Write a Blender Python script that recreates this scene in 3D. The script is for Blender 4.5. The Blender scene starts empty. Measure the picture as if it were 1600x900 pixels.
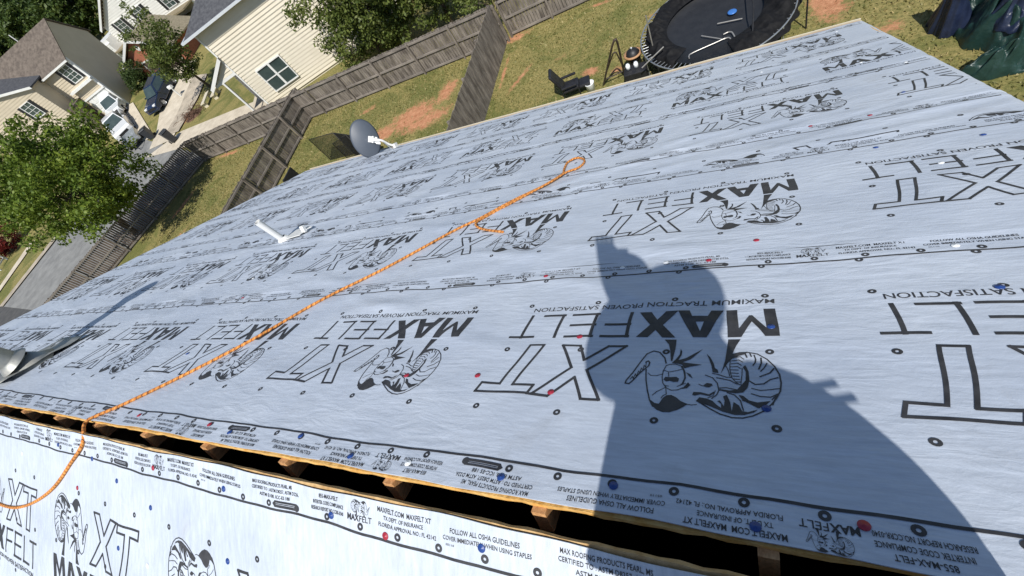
import bpy, bmesh, math, random
import numpy as np
from mathutils import Vector, Matrix
from mathutils.geometry import tessellate_polygon

S = bpy.context.scene
C = S.collection
R = math.radians
random.seed(7)
RNG = np.random.default_rng(7)

# ---------------------------------------------------------------- camera, sky, sun, exposure
PITCH = R(28.0)                      # pitch of the far roof slope
CAM_Z = 10.5                         # lens height above the yard
F_PX = 703.98                        # focal length in pixels of a 1600 wide picture
VX = Vector((-1314.0, 86.0, F_PX)).normalized()      # where the ridge direction vanishes (left)
VD = Vector((343.0, -522.0, F_PX)).normalized()      # where the down-slope direction vanishes
ex = -VX
ed = (VD - ex * VD.dot(ex)).normalized()
en = ed.cross(ex).normalized()
if en.y > 0:
    en = -en
yh = math.cos(PITCH) * ed + math.sin(PITCH) * en
up = -math.sin(PITCH) * ed + math.cos(PITCH) * en
WM = (ex, yh, up)                    # world axes in camera space (x right, y down, z forward)
cam_right = Vector([a.x for a in WM]); cam_up = -Vector([a.y for a in WM]); cam_back = -Vector([a.z for a in WM])
cd = bpy.data.cameras.new("camera"); cam = bpy.data.objects.new("camera", cd); C.objects.link(cam)
M = Matrix.Identity(4)
for i in range(3):
    M[i][0] = cam_right[i]; M[i][1] = cam_up[i]; M[i][2] = cam_back[i]
M.translation = Vector((0, 0, CAM_Z))
cam.matrix_world = M
cd.sensor_width = 36.0; cd.lens = F_PX / 1600 * 36.0
cd.clip_start = 0.005; cd.clip_end = 2000
S.camera = cam

SUN = Vector((-0.2412, 0.5360, -0.8090)).normalized()   # direction the sunlight travels
w = bpy.data.worlds.new("World"); S.world = w; w.use_nodes = True
nt = w.node_tree
sky = nt.nodes.new("ShaderNodeTexSky"); sky.sky_type = 'NISHITA'; sky.sun_disc = False
sky.sun_elevation = R(54); sky.sun_rotation = math.atan2(-SUN.x, -SUN.y)
sky.air_density = 1.0; sky.dust_density = 0.4; sky.ozone_density = 1.5
bg = nt.nodes["Background"]; bg.inputs[1].default_value = 0.085
nt.links.new(sky.outputs[0], bg.inputs[0])
sl = bpy.data.lights.new("sun", 'SUN'); sl.energy = 4.3; sl.angle = R(0.53); sl.color = (1.0, 0.965, 0.90)
so = bpy.data.objects.new("sun", sl); C.objects.link(so)
so.rotation_euler = SUN.to_track_quat('-Z', 'Y').to_euler(); so.location = (5, -10, 40)
S.view_settings.view_transform = 'Standard'; S.view_settings.look = 'None'
S.view_settings.exposure = 0.24; S.view_settings.gamma = 1.0
S.view_settings.use_curve_mapping = False
S.cycles.max_bounces = 5; S.cycles.diffuse_bounces = 3; S.cycles.glossy_bounces = 3
S.cycles.caustics_reflective = False; S.cycles.caustics_refractive = False

# ---------------------------------------------------------------- helpers
def tz(x, y):
    """height of the ground: flat yards, a gentle rise towards the houses across the street"""
    t = (x + 46) * -.55 + (y - 26) * .83
    t = min(max(t, 0.0), 20.0)
    return .105 * t

def V(*a): return Vector(a)

def tag(o, label=None, cat=None, group=None, kind=None):
    if label: o['label'] = label
    if cat: o['category'] = cat
    if group: o['group'] = group
    if kind: o['kind'] = kind
    return o

def thing(name, loc, label, cat, group=None):
    o = bpy.data.objects.new(name, None); C.objects.link(o); o.location = loc
    o.empty_display_size = .2
    return tag(o, label, cat, group)

def origin(o):
    v = Vector((0, 0, 0))
    while o is not None:
        v += o.location; o = o.parent
    return v

def link_mesh(name, me, m, parent=None):
    o = bpy.data.objects.new(name, me); C.objects.link(o)
    if m: me.materials.append(m)
    if parent is not None: o.parent = parent
    return o

class MB:
    """collects simple shapes in world coordinates; build() links them as one mesh object"""
    def __init__(self): self.v = []; self.f = []; self.sm = []; self.uv = {}
    def add(self, vs, fs, smooth=False):
        n = len(self.v); self.v += [Vector(p) for p in vs]
        for f in fs: self.f.append([i + n for i in f]); self.sm.append(smooth)
        return n
    def quad(self, a, b, c, d): self.add([a, b, c, d], [(0, 1, 2, 3)]); return self
    def poly(self, pts): self.add(pts, [tuple(range(len(pts)))]); return self
    def box(self, c, s, ax=None):
        """box with centre c, full sizes s, axes ax (3 vectors)"""
        ax = ax or (V(1, 0, 0), V(0, 1, 0), V(0, 0, 1)); c = Vector(c)
        vs = []
        for k in (-.5, .5):
            for j in (-.5, .5):
                for i in (-.5, .5):
                    vs.append(c + ax[0] * (i * s[0]) + ax[1] * (j * s[1]) + ax[2] * (k * s[2]))
        self.add(vs, [(0, 2, 3, 1), (4, 5, 7, 6), (0, 1, 5, 4), (2, 6, 7, 3), (0, 4, 6, 2), (1, 3, 7, 5)]); return self
    def prism(self, pts, d):
        """polygon pts extruded by vector d"""
        pts = [Vector(p) for p in pts]; d = Vector(d); n = len(pts)
        fs = [tuple(range(n - 1, -1, -1)), tuple(range(n, 2 * n))]
        fs += [(i, (i + 1) % n, n + (i + 1) % n, n + i) for i in range(n)]
        self.add(pts + [p + d for p in pts], fs); return self
    def tube(self, path, r, seg=8, cap=True, closed=False):
        path = [Vector(p) for p in path]; n = len(path)
        rr = r if isinstance(r, (list, tuple)) else [r] * n
        T = []
        for i in range(n):
            a = path[(i - 1) % n] if (closed or i > 0) else path[i]
            b = path[(i + 1) % n] if (closed or i < n - 1) else path[i]
            T.append((b - a).normalized())
        u = T[0].orthogonal().normalized(); vs = []; L = 0; us = []
        for i in range(n):
            u = (u - T[i] * u.dot(T[i])).normalized(); wv = T[i].cross(u)
            if i: L += (path[i] - path[i - 1]).length
            for k in range(seg):
                a = 2 * math.pi * k / seg
                vs.append(path[i] + (u * math.cos(a) + wv * math.sin(a)) * rr[i])
            us.append(L)
        fs = []
        m = n if closed else n - 1
        for i in range(m):
            for k in range(seg):
                j = (i + 1) % n
                fs.append((i * seg + k, i * seg + (k + 1) % seg, j * seg + (k + 1) % seg, j * seg + k))
        base = self.add(vs, fs, True)
        for i in range(n):
            for k in range(seg): self.uv[base + i * seg + k] = (us[i], k / seg)
        if cap and not closed:
            self.add([vs[k] for k in range(seg)], [tuple(range(seg - 1, -1, -1))])
            self.add([vs[(n - 1) * seg + k] for k in range(seg)], [tuple(range(seg))])
        return self
    def lathe(self, c, axis, prof, seg=16, smooth=True):
        """prof: list of (distance along axis, radius)"""
        c = Vector(c); axis = Vector(axis).normalized(); u = axis.orthogonal().normalized(); wv = axis.cross(u)
        vs = []; fs = []
        for (h, r) in prof:
            for k in range(seg):
                a = 2 * math.pi * k / seg
                vs.append(c + axis * h + (u * math.cos(a) + wv * math.sin(a)) * r)
        for i in range(len(prof) - 1):
            for k in range(seg):
                fs.append((i * seg + k, i * seg + (k + 1) % seg, (i + 1) * seg + (k + 1) % seg, (i + 1) * seg + k))
        self.add(vs, fs, smooth); return self
    def build(self, name, m, parent=None, bevel=0):
        o0 = origin(parent) if parent is not None else Vector((0, 0, 0))
        me = bpy.data.meshes.new(name)
        me.from_pydata([tuple(p - o0) for p in self.v], [], self.f)
        me.polygons.foreach_set('use_smooth', self.sm)
        if self.uv:
            ul = me.uv_layers.new(name='UVMap')
            for lp in me.loops:
                ul.data[lp.index].uv = self.uv.get(lp.vertex_index, (0, 0))
        me.update()
        bm = bmesh.new(); bm.from_mesh(me); bmesh.ops.recalc_face_normals(bm, faces=bm.faces)
        bm.to_mesh(me); bm.free()
        o = link_mesh(name, me, m, parent)
        if bevel:
            b = o.modifiers.new('bevel', 'BEVEL'); b.width = bevel; b.segments = 2; b.limit_method = 'ANGLE'
        return o

def place(o, name_root):        # a single-mesh thing: move its origin to its base
    return o

def single(mb, name, m, base, label, cat, group=None, bevel=0, kind=None):
    """a thing that is one mesh, with its origin at base"""
    b = Vector(base); mb.v = [p - b for p in mb.v]
    o = mb.build(name, m, None, bevel); o.location = b
    return tag(o, label, cat, group, kind)

def dup(root, loc, rotz=None, scale=None, label=None):
    r = root.copy(); C.objects.link(r); r.location = loc
    if rotz is not None: r.rotation_euler = (0, 0, rotz)
    if scale is not None: r.scale = (scale, scale, scale)
    if label: r['label'] = label
    for ch in list(root.children):
        c = ch.copy(); C.objects.link(c); c.parent = r
        for g in ch.children:
            d = g.copy(); C.objects.link(d); d.parent = c
    return r

# ---------------------------------------------------------------- materials
def new_mat(name):
    m = bpy.data.materials.new(name); m.use_nodes = True
    return m, m.node_tree, m.node_tree.nodes["Principled BSDF"]

def col(c): return (c[0], c[1], c[2], 1)

def mat(name, c, rough=.6, c2=None, scale=6, detail=4, metal=0, bump=0, bscale=30, stretch=None, spec=.5, coat=0, lo=.35, hi=.65):
    m, t, b = new_mat(name); n = t.nodes; l = t.links
    b.inputs['Roughness'].default_value = rough; b.inputs['Metallic'].default_value = metal
    b.inputs['Specular IOR Level'].default_value = spec
    b.inputs['Coat Weight'].default_value = coat
    b.inputs['Base Color'].default_value = col(c)
    tc = n.new('ShaderNodeTexCoord'); mp = n.new('ShaderNodeMapping')
    l.new(tc.outputs['Object'], mp.inputs['Vector'])
    if stretch: mp.inputs['Scale'].default_value = stretch
    if c2:
        nz = n.new('ShaderNodeTexNoise'); nz.inputs['Scale'].default_value = scale; nz.inputs['Detail'].default_value = detail
        nz.inputs['Roughness'].default_value = .62
        l.new(mp.outputs[0], nz.inputs['Vector'])
        cr = n.new('ShaderNodeValToRGB'); cr.color_ramp.elements[0].color = col(c); cr.color_ramp.elements[1].color = col(c2)
        cr.color_ramp.elements[0].position = lo; cr.color_ramp.elements[1].position = hi
        l.new(nz.outputs['Fac'], cr.inputs[0]); l.new(cr.outputs[0], b.inputs['Base Color'])
    if bump:
        nb = n.new('ShaderNodeTexNoise'); nb.inputs['Scale'].default_value = bscale; nb.inputs['Detail'].default_value = 5
        l.new(mp.outputs[0], nb.inputs['Vector'])
        bp = n.new('ShaderNodeBump'); bp.inputs['Strength'].default_value = bump; bp.inputs['Distance'].default_value = .02
        l.new(nb.outputs['Fac'], bp.inputs['Height']); l.new(bp.outputs[0], b.inputs['Normal'])
    return m

def leaf_mat(name, c1, c2, c3, trans=.25):
    m, t, b = new_mat(name); n = t.nodes; l = t.links
    g = n.new('ShaderNodeNewGeometry'); cr = n.new('ShaderNodeValToRGB')
    e = cr.color_ramp.elements; e[0].color = col(c1); e[1].color = col(c3); e.new(.5).color = col(c2)
    tc = n.new('ShaderNodeTexCoord'); nz = n.new('ShaderNodeTexNoise'); nz.inputs['Scale'].default_value = .9; nz.inputs['Detail'].default_value = 3; l.new(tc.outputs['Object'], nz.inputs['Vector'])
    m1 = n.new('ShaderNodeMath'); m1.operation = 'MULTIPLY_ADD'; m1.inputs[1].default_value = 1.5; m1.inputs[2].default_value = -.52; l.new(nz.outputs['Fac'], m1.inputs[0])
    m2 = n.new('ShaderNodeMath'); m2.operation = 'MULTIPLY_ADD'; m2.inputs[1].default_value = .55; l.new(g.outputs['Random Per Island'], m2.inputs[0]); l.new(m1.outputs[0], m2.inputs[2])
    l.new(m2.outputs[0], cr.inputs[0]); l.new(cr.outputs[0], b.inputs['Base Color'])
    b.inputs['Roughness'].default_value = .55; b.inputs['Specular IOR Level'].default_value = .35
    tr = n.new('ShaderNodeBsdfTranslucent'); mx = n.new('ShaderNodeMixShader'); mx.inputs[0].default_value = trans
    l.new(cr.outputs[0], tr.inputs[0]); l.new(b.outputs[0], mx.inputs[1]); l.new(tr.outputs[0], mx.inputs[2])
    l.new(mx.outputs[0], n['Material Output'].inputs[0])
    return m

def felt_material(name='woven_felt', grain=(1.0, 9.0, 9.0), fold=(1, 3.2, 3.2)):
    m, t, b = new_mat(name); n = t.nodes; l = t.links
    tc = n.new('ShaderNodeTexCoord'); mp = n.new('ShaderNodeMapping')
    l.new(tc.outputs['Object'], mp.inputs['Vector'])
    big = n.new('ShaderNodeTexNoise'); big.inputs['Scale'].default_value = 2.2; big.inputs['Detail'].default_value = 6
    l.new(mp.outputs[0], big.inputs['Vector'])
    cr = n.new('ShaderNodeValToRGB'); e = cr.color_ramp.elements
    e[0].position = .3; e[1].position = .72; e[0].color = col((.475, .53, .625)); e[1].color = col((.585, .635, .715))
    l.new(big.outputs['Fac'], cr.inputs[0])
    # scuffs and streaks along the roll
    mp2 = n.new('ShaderNodeMapping'); mp2.inputs['Scale'].default_value = grain
    l.new(tc.outputs['Object'], mp2.inputs['Vector'])
    st = n.new('ShaderNodeTexNoise'); st.inputs['Scale'].default_value = 9; st.inputs['Detail'].default_value = 7; st.inputs['Roughness'].default_value = .7
    l.new(mp2.outputs[0], st.inputs['Vector'])
    mr = n.new('ShaderNodeMapRange'); mr.inputs[1].default_value = .3; mr.inputs[2].default_value = .7; mr.inputs[3].default_value = .86; mr.inputs[4].default_value = 1.12
    l.new(st.outputs['Fac'], mr.inputs[0])
    mul = n.new('ShaderNodeMix'); mul.data_type = 'RGBA'; mul.blend_type = 'MULTIPLY'; mul.inputs[0].default_value = 1
    l.new(cr.outputs[0], mul.inputs[6]); l.new(mr.outputs[0], mul.inputs[7])
    # dusty scuffs and boot marks, in scattered patches
    sc = n.new('ShaderNodeTexNoise'); sc.inputs['Scale'].default_value = 3.4; sc.inputs['Detail'].default_value = 9; sc.inputs['Roughness'].default_value = .72; sc.inputs['Distortion'].default_value = .8
    l.new(tc.outputs['Object'], sc.inputs['Vector'])
    scr = n.new('ShaderNodeMapRange'); scr.inputs[1].default_value = .57; scr.inputs[2].default_value = .74; scr.inputs[4].default_value = .42; l.new(sc.outputs['Fac'], scr.inputs[0])
    dm = n.new('ShaderNodeMix'); dm.data_type = 'RGBA'; dm.inputs[7].default_value = (.36, .365, .38, 1); l.new(scr.outputs[0], dm.inputs[0]); l.new(mul.outputs[2], dm.inputs[6])
    l.new(dm.outputs[2], b.inputs['Base Color'])
    b.inputs['Roughness'].default_value = .48; b.inputs['Specular IOR Level'].default_value = .45
    # crinkled surface
    w1 = n.new('ShaderNodeTexNoise'); w1.inputs['Scale'].default_value = 60; w1.inputs['Detail'].default_value = 6; w1.inputs['Roughness'].default_value = .6; w1.inputs['Distortion'].default_value = .6
    l.new(mp.outputs[0], w1.inputs['Vector'])
    mp3 = n.new('ShaderNodeMapping'); mp3.inputs['Scale'].default_value = fold; mp3.inputs['Rotation'].default_value = (0, 0, .12)
    l.new(tc.outputs['Object'], mp3.inputs['Vector'])
    w2 = n.new('ShaderNodeTexNoise'); w2.inputs['Scale'].default_value = 5.5; w2.inputs['Detail'].default_value = 5; w2.inputs['Distortion'].default_value = 1.2
    l.new(mp3.outputs[0], w2.inputs['Vector'])
    mk = n.new('ShaderNodeTexNoise'); mk.inputs['Scale'].default_value = 1.1; mk.inputs['Detail'].default_value = 3; l.new(tc.outputs['Object'], mk.inputs['Vector'])
    mkr = n.new('ShaderNodeMapRange'); mkr.inputs[1].default_value = .38; mkr.inputs[2].default_value = .66; mkr.inputs[3].default_value = .25; mkr.inputs[4].default_value = 1.5; l.new(mk.outputs['Fac'], mkr.inputs[0])
    w2m = n.new('ShaderNodeMath'); w2m.operation = 'MULTIPLY'; l.new(w2.outputs['Fac'], w2m.inputs[0]); l.new(mkr.outputs[0], w2m.inputs[1])
    b1 = n.new('ShaderNodeBump'); b1.inputs['Strength'].default_value = .16; b1.inputs['Distance'].default_value = .006
    b2 = n.new('ShaderNodeBump'); b2.inputs['Strength'].default_value = .15; b2.inputs['Distance'].default_value = .03
    l.new(w2m.outputs[0], b2.inputs['Height']); l.new(w1.outputs['Fac'], b1.inputs['Height']); l.new(b2.outputs[0], b1.inputs['Normal'])
    l.new(b1.outputs[0], b.inputs['Normal'])
    return m

def ground_material():
    m, t, b = new_mat("yard_ground"); n = t.nodes; l = t.links
    tc = n.new('ShaderNodeTexCoord')
    def noise(s, d=5, r=.6, dist=0):
        x = n.new('ShaderNodeTexNoise'); x.inputs['Scale'].default_value = s; x.inputs['Detail'].default_value = d
        x.inputs['Roughness'].default_value = r; x.inputs['Distortion'].default_value = dist
        l.new(tc.outputs['Object'], x.inputs['Vector']); return x
    a = noise(9, 8, .7); cr = n.new('ShaderNodeValToRGB'); e = cr.color_ramp.elements
    e[0].position = .28; e[0].color = col((.080, .086, .028)); e[1].position = .75; e[1].color = col((.43, .335, .145))
    e.new(.5).color = col((.235, .205, .074))
    l.new(a.outputs['Fac'], cr.inputs[0])
    # lusher green areas
    g = noise(.45, 7, .68, .8); gr = n.new('ShaderNodeMapRange'); gr.inputs[1].default_value = .46; gr.inputs[2].default_value = .58; gr.inputs[4].default_value = .62
    l.new(g.outputs['Fac'], gr.inputs[0])
    a2 = noise(14, 6, .7); cr2 = n.new('ShaderNodeValToRGB'); e = cr2.color_ramp.elements
    e[0].position = .3; e[0].color = col((.030, .058, .012)); e[1].position = .72; e[1].color = col((.15, .175, .045))
    l.new(a2.outputs['Fac'], cr2.inputs[0])
    mx = n.new('ShaderNodeMix'); mx.data_type = 'RGBA'; l.new(gr.outputs[0], mx.inputs[0]); l.new(cr.outputs[0], mx.inputs[6]); l.new(cr2.outputs[0], mx.inputs[7])
    # red clay showing through, where the photo has bare patches
    cl = noise(5, 6, .7); crc = n.new('ShaderNodeValToRGB'); e = crc.color_ramp.elements
    e[0].position = .3; e[0].color = col((.33, .135, .065)); e[1].position = .7; e[1].color = col((.60, .31, .175))
    l.new(cl.outputs['Fac'], crc.inputs[0])
    edge = noise(3.0, 12, .9)
    last = None
    for (x, y, rx, ry, ang, s) in CLAY:
        mp = n.new('ShaderNodeMapping'); mp.vector_type = 'TEXTURE'
        mp.inputs['Location'].default_value = (x, y, 0); mp.inputs['Rotation'].default_value = (0, 0, ang); mp.inputs['Scale'].default_value = (rx, ry, 1000)
        l.new(tc.outputs['Object'], mp.inputs['Vector'])
        ln = n.new('ShaderNodeVectorMath'); ln.operation = 'LENGTH'; l.new(mp.outputs[0], ln.inputs[0])
        q = n.new('ShaderNodeMath'); q.operation = 'MULTIPLY_ADD'; q.inputs[1].default_value = -1.0; q.inputs[2].default_value = s
        l.new(ln.outputs['Value'], q.inputs[0])
        if last is None: last = q
        else:
            mxm = n.new('ShaderNodeMath'); mxm.operation = 'MAXIMUM'; l.new(last.outputs[0], mxm.inputs[0]); l.new(q.outputs[0], mxm.inputs[1]); last = mxm
    ad = n.new('ShaderNodeMath'); ad.operation = 'MULTIPLY_ADD'; ad.inputs[1].default_value = 3.6; ad.inputs[2].default_value = -2.05
    l.new(edge.outputs['Fac'], ad.inputs[0])
    sm = n.new('ShaderNodeMath'); sm.operation = 'ADD'; l.new(last.outputs[0], sm.inputs[0]); l.new(ad.outputs[0], sm.inputs[1])
    mr = n.new('ShaderNodeMapRange'); mr.inputs[1].default_value = 0.0; mr.inputs[2].default_value = .32; l.new(sm.outputs[0], mr.inputs[0])
    mx2 = n.new('ShaderNodeMix'); mx2.data_type = 'RGBA'; l.new(mr.outputs[0], mx2.inputs[0]); l.new(mx.outputs[2], mx2.inputs[6]); l.new(crc.outputs[0], mx2.inputs[7])
    l.new(mx2.outputs[2], b.inputs['Base Color'])
    b.inputs['Roughness'].default_value = .9; b.inputs['Specular IOR Level'].default_value = .2
    bn = noise(22, 6, .7); bp = n.new('ShaderNodeBump'); bp.inputs['Strength'].default_value = .7; bp.inputs['Distance'].default_value = .06
    l.new(bn.outputs['Fac'], bp.inputs['Height']); l.new(bp.outputs[0], b.inputs['Normal'])
    return m

# bare clay patches: x, y, radius x, radius y, angle, strength
CLAY = [(-13.9, 15.9, 1.9, 1.15, .35, 1.05), (-12.2, 17.0, .8, 1.3, -.2, .9), (-15.6, 15.2, 1.6, .8, .2, 1.0), (-5.0, 15.3, .55, .4, 0, .9),
        (-3.9, 15.0, .5, .35, 0, .75), (2.5, 15.6, .7, 1.7, 0, 1.05), (2.1, 19.5, 1.2, 1.4, 0, .8), (-9.0, 19.4, 1.3, .5, .1, .85),
        (-23.5, 18.6, 1.4, .6, 0, .85), (-27.0, 18.6, 4.0, .35, 0, .8), (-32.6, 14.0, .5, 2.6, -.3, .8), (-30.5, 17.9, 2.5, .35, 0, .8), (-5.0, 19.6, 1.2, .3, 0, .7),
        (-9.1, 17.0, .2, 2.6, 0, .7), (-42.2, 25.2, 2.2, 1.0, .7, .85), (-30.6, 10.5, .6, 2.4, -.3, .8), (-8.2, 16.2, .3, 1.6, -.5, .72), (-11.0, 18.2, .7, .9, 0, .7), (-17.5, 17.6, 1.6, .6, .3, .55), (-6.4, 16.8, 1.0, .5, .2, .5), (-2.5, 17.6, 1.2, .5, .1, .5), (3.6, 13.4, 1.2, .8, .4, .55), (-13.0, 15.3, 2.4, .9, .2, .9)]

m_felt = felt_material(); m_felt_near = felt_material('woven_felt_near', (6.0, 1.2, 1.2), (3.0, 1, 1))
m_ink = mat("printed_ink", (.022, .022, .026), .6, (.05, .05, .055), 18)
m_osb = mat("osb_edge", (.62, .33, .08), .8, (.78, .50, .18), 25, bump=.3, bscale=60)
m_osb_face = mat("osb_sheathing", (.50, .34, .22), .85, (.66, .46, .33), 9, bump=.2)
m_lumber = mat("truss_lumber", (.44, .215, .085), .75, (.66, .37, .165), 7, stretch=(18, 2, 18), bump=.2, bscale=40)
m_dark = mat("attic_shade_black", (.010, .009, .008), .95, (.016, .014, .012), 8)  # attic darkness put into the colour: near black even where sun enters the slot
m_cream = mat("cream_vinyl", (.70, .62, .47), .45, (.74, .66, .51), 1.2)
m_creamtrim = mat("cream_metal", (.62, .56, .43), .4, (.68, .61, .47), 3)
m_white = mat("white_paint", (.78, .78, .76), .4, (.70, .70, .68), 2)
m_pvc = mat("white_pvc", (.80, .80, .78), .35, (.74, .74, .72), 4)
m_galv = mat("galvanised_steel", (.42, .44, .45), .38, (.55, .57, .58), 7, metal=.8, bump=.08, bscale=12)
m_galv_dull = mat("weathered_steel", (.30, .31, .30), .55, (.42, .41, .37), 10, metal=.55, bump=.1)
m_rubber = mat("black_rubber", (.02, .02, .02), .6, (.035, .035, .035), 9)
m_capblue = mat("blue_cap", (.018, .058, .24), .4)
m_capred = mat("red_cap", (.34, .022, .045), .4)
m_capwhite = mat("white_cap", (.85, .87, .88), .4)
m_steel = mat("nail_steel", (.6, .6, .6), .3, metal=.9)
m_wood = mat("weathered_fence_wood", (.095, .079, .066), .9, (.265, .23, .195), 5, stretch=(1, 1, .25), bump=.3, bscale=40)
m_wood_brown = mat("brown_fence_wood", (.062, .046, .036), .9, (.175, .132, .102), 5, stretch=(1, 1, .25), bump=.3, bscale=40)
m_woodrail = mat("fence_rail_wood", (.15, .13, .115), .9, (.29, .255, .22), 4, stretch=(.3, .3, 1), bump=.2)
m_shingle_brown = mat("brown_shingles", (.085, .068, .056), .95, (.165, .135, .11), 3, detail=8, bump=.4, bscale=9)
m_shingle_dark = mat("charcoal_shingles", (.045, .047, .055), .9, (.09, .092, .10), 5, detail=8, bump=.4, bscale=9)
m_glass = mat("window_glass", (.035, .055, .055), .08, (.06, .085, .08), 1.0, spec=.8)
m_black = mat("black_paint", (.012, .012, .014), .5, (.022, .022, .024), 6)
m_asph = mat("asphalt", (.17, .17, .165), .9, (.25, .25, .24), 1.0, detail=8, bump=.15, bscale=80)
m_asph_dark = mat("older_asphalt", (.055, .055, .055), .9, (.085, .083, .08), 2.0, detail=8, bump=.15, bscale=80)
m_conc = mat("concrete", (.46, .40, .31), .85, (.60, .53, .42), 1.3, detail=8, bump=.1)
m_conc_old = mat("stained_concrete", (.30, .26, .20), .85, (.48, .41, .32), 1.1, detail=8, bump=.1)
m_bark = mat("bark", (.06, .045, .032), .95, (.12, .095, .07), 8, stretch=(1, 1, .2), bump=.6, bscale=20)

# ---------------------------------------------------------------- setting: ground, road, drives
def terrain():
    xs = sorted(set(list(np.arange(-300, -90, 15.)) + list(np.arange(-90, 20, 1.)) + list(np.arange(20, 200, 15.))))
    ys = sorted(set(list(np.arange(-150, 0, 15.)) + list(np.arange(0, 60, 1.)) + list(np.arange(60, 320, 15.))))
    nx, ny = len(xs), len(ys)
    v = [(x, y, tz(x, y)) for y in ys for x in xs]
    f = [(j * nx + i, j * nx + i + 1, (j + 1) * nx + i + 1, (j + 1) * nx + i) for j in range(ny - 1) for i in range(nx - 1)]
    me = bpy.data.meshes.new('ground'); me.from_pydata(v, [], f); me.update()
    return tag(link_mesh('ground', me, ground_material()), kind='structure')
terrain()

def sheet(name, pts, m, lift=.05, step=1.0):
    """a flat sheet following the ground: quad corner points a,b,c,d (x,y)"""
    a, b, c, d = [Vector(p) for p in pts]
    nu = max(2, int((b - a).length / step) + 1); nv = max(2, int((d - a).length / step) + 1)
    mb = MB(); vs = []
    for j in range(nv + 1):
        for i in range(nu + 1):
            p = (a.lerp(b, i / nu)).lerp(d.lerp(c, i / nu), j / nv)
            vs.append((p.x, p.y, tz(p.x, p.y) + lift))
    fs = [(j * (nu + 1) + i, j * (nu + 1) + i + 1, (j + 1) * (nu + 1) + i + 1, (j + 1) * (nu + 1) + i) for j in range(nv) for i in range(nu)]
    mb.add(vs, fs)
    return tag(mb.build(name, m), kind='structure')

sheet('street', [(-53.4, 7.4), (-38.6, 6.2), (-33.9, 18.6), (-51.5, 25.5)], m_asph, .05)
sheet('main_road', [(-75, -12), (-30, -14), (-37, 6.1), (-75, 9.4)], m_asph_dark, .03)
sheet('kerb', [(-54.3, 7.4), (-53.4, 7.4), (-51.9, 24.0), (-52.9, 24.0)], m_conc_old, .12)
sheet('verge_path', [(-58.2, 7.2), (-57.2, 7.2), (-58.6, 14.5), (-59.9, 14.5)], m_conc, .07)
sheet('driveway', [(-45.9, 22.4), (-42.2, 22.6), (-47.4, 34.2), (-52.6, 34.3)], m_conc, .07)
sheet('driveway', [(-53.0, 24.5), (-47.0, 24.2), (-56.2, 30.9), (-60.8, 30.2)], m_conc, .09)
sheet('front_walk', [(-44.6, 23.6), (-42.0, 23.4), (-43.6, 31.0), (-46.2, 31.5)], m_conc_old, .10)
sheet('pavement', [(-45.5, 21.3), (-30.0, 19.9), (-29.5, 23.2), (-41.5, 23.3)], m_conc, .06)

# ---------------------------------------------------------------- roof frames
HP = 1.10607
cP, sP = math.cos(PITCH), math.sin(PITCH)
def far(x, d, h=0.0):
    """point of the far slope: x along the ridge, d down the slope, h above the deck"""
    return V(x, d * cP + (h - HP) * sP, CAM_Z - d * sP + (h - HP) * cP)
A2 = R(55.8); cA, sA = math.cos(A2), math.sin(A2)
def near(x, s, h=0.0):
    """point of the near slope: s down from the upper edge of the deck, h above the deck"""
    dd = .5500 - s * cA - h * sA; n_ = -1.1048 - s * sA + h * cA
    return far(x, dd, n_ + HP)
XL, XR = -8.44, 1.275

FOLDS = []
rf = random.Random(3)
for k in range(190):
    FOLDS.append((rf.uniform(-8, 1.2), rf.uniform(.9, 7.0), rf.uniform(-.45, .35), rf.uniform(.35, 1.3), rf.uniform(.03, .07), rf.uniform(.002, .0068)))
for k in range(16):      # gathered cloth between the second and third courses, right of the middle
    FOLDS.append((rf.uniform(-.9, .9), rf.uniform(2.95, 3.9), rf.uniform(.25, .6), rf.uniform(.3, .6), rf.uniform(.03, .05), rf.uniform(.004, .008)))
for k in range(8):
    FOLDS.append((rf.uniform(-1.6, -.2), rf.uniform(1.95, 2.35), rf.uniform(-.2, .2), rf.uniform(.3, .6), rf.uniform(.03, .045), rf.uniform(.003, .006)))
for k in range(9):       # radiating from the white vent and the flue flashing
    FOLDS.append((rf.uniform(-4.9, -3.6), rf.uniform(2.6, 3.0), rf.uniform(-.1, .25), rf.uniform(.4, .8), rf.uniform(.03, .05), rf.uniform(.004, .009)))
    FOLDS.append((rf.uniform(-5.0, -3.9), rf.uniform(1.1, 1.9), rf.uniform(-.4, .4), rf.uniform(.4, .9), rf.uniform(.03, .05), rf.uniform(.002, .005)))
def wob(x, d):
    h = .0018 * np.sin(x * 10.3 + d * 1.7) * np.sin(d * 4.1 + 1) + .0012 * np.sin(x * 3.1 - d * 7 + 2)
    for (x0, d0, a, L, wd, am) in FOLDS:
        dx = x - x0; dd = d - d0; c, s = math.cos(a), math.sin(a)
        p = (dx * c + dd * s) / L; q = (-dx * s + dd * c + .03 * np.sin(dx * 6)) / wd
        h = h + am * np.exp(-p * p * 2 - q * q)
    droop = np.clip(x - 1.262, 0, 1); h = h - 9.0 * droop ** 2
    dl = np.clip(XL + .01 - x, 0, 1); h = h - 8.0 * dl ** 2
    return h + .004

def far_np(x, d, h):
    return np.stack([x, d * cP + (h - HP) * sP, CAM_Z - d * sP + (h - HP) * cP], -1)
def near_np(x, s, h):
    dd = .5500 - s * cA - h * sA; n_ = -1.1048 - s * sA + h * cA
    return far_np(x, dd, n_ + HP)

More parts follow.
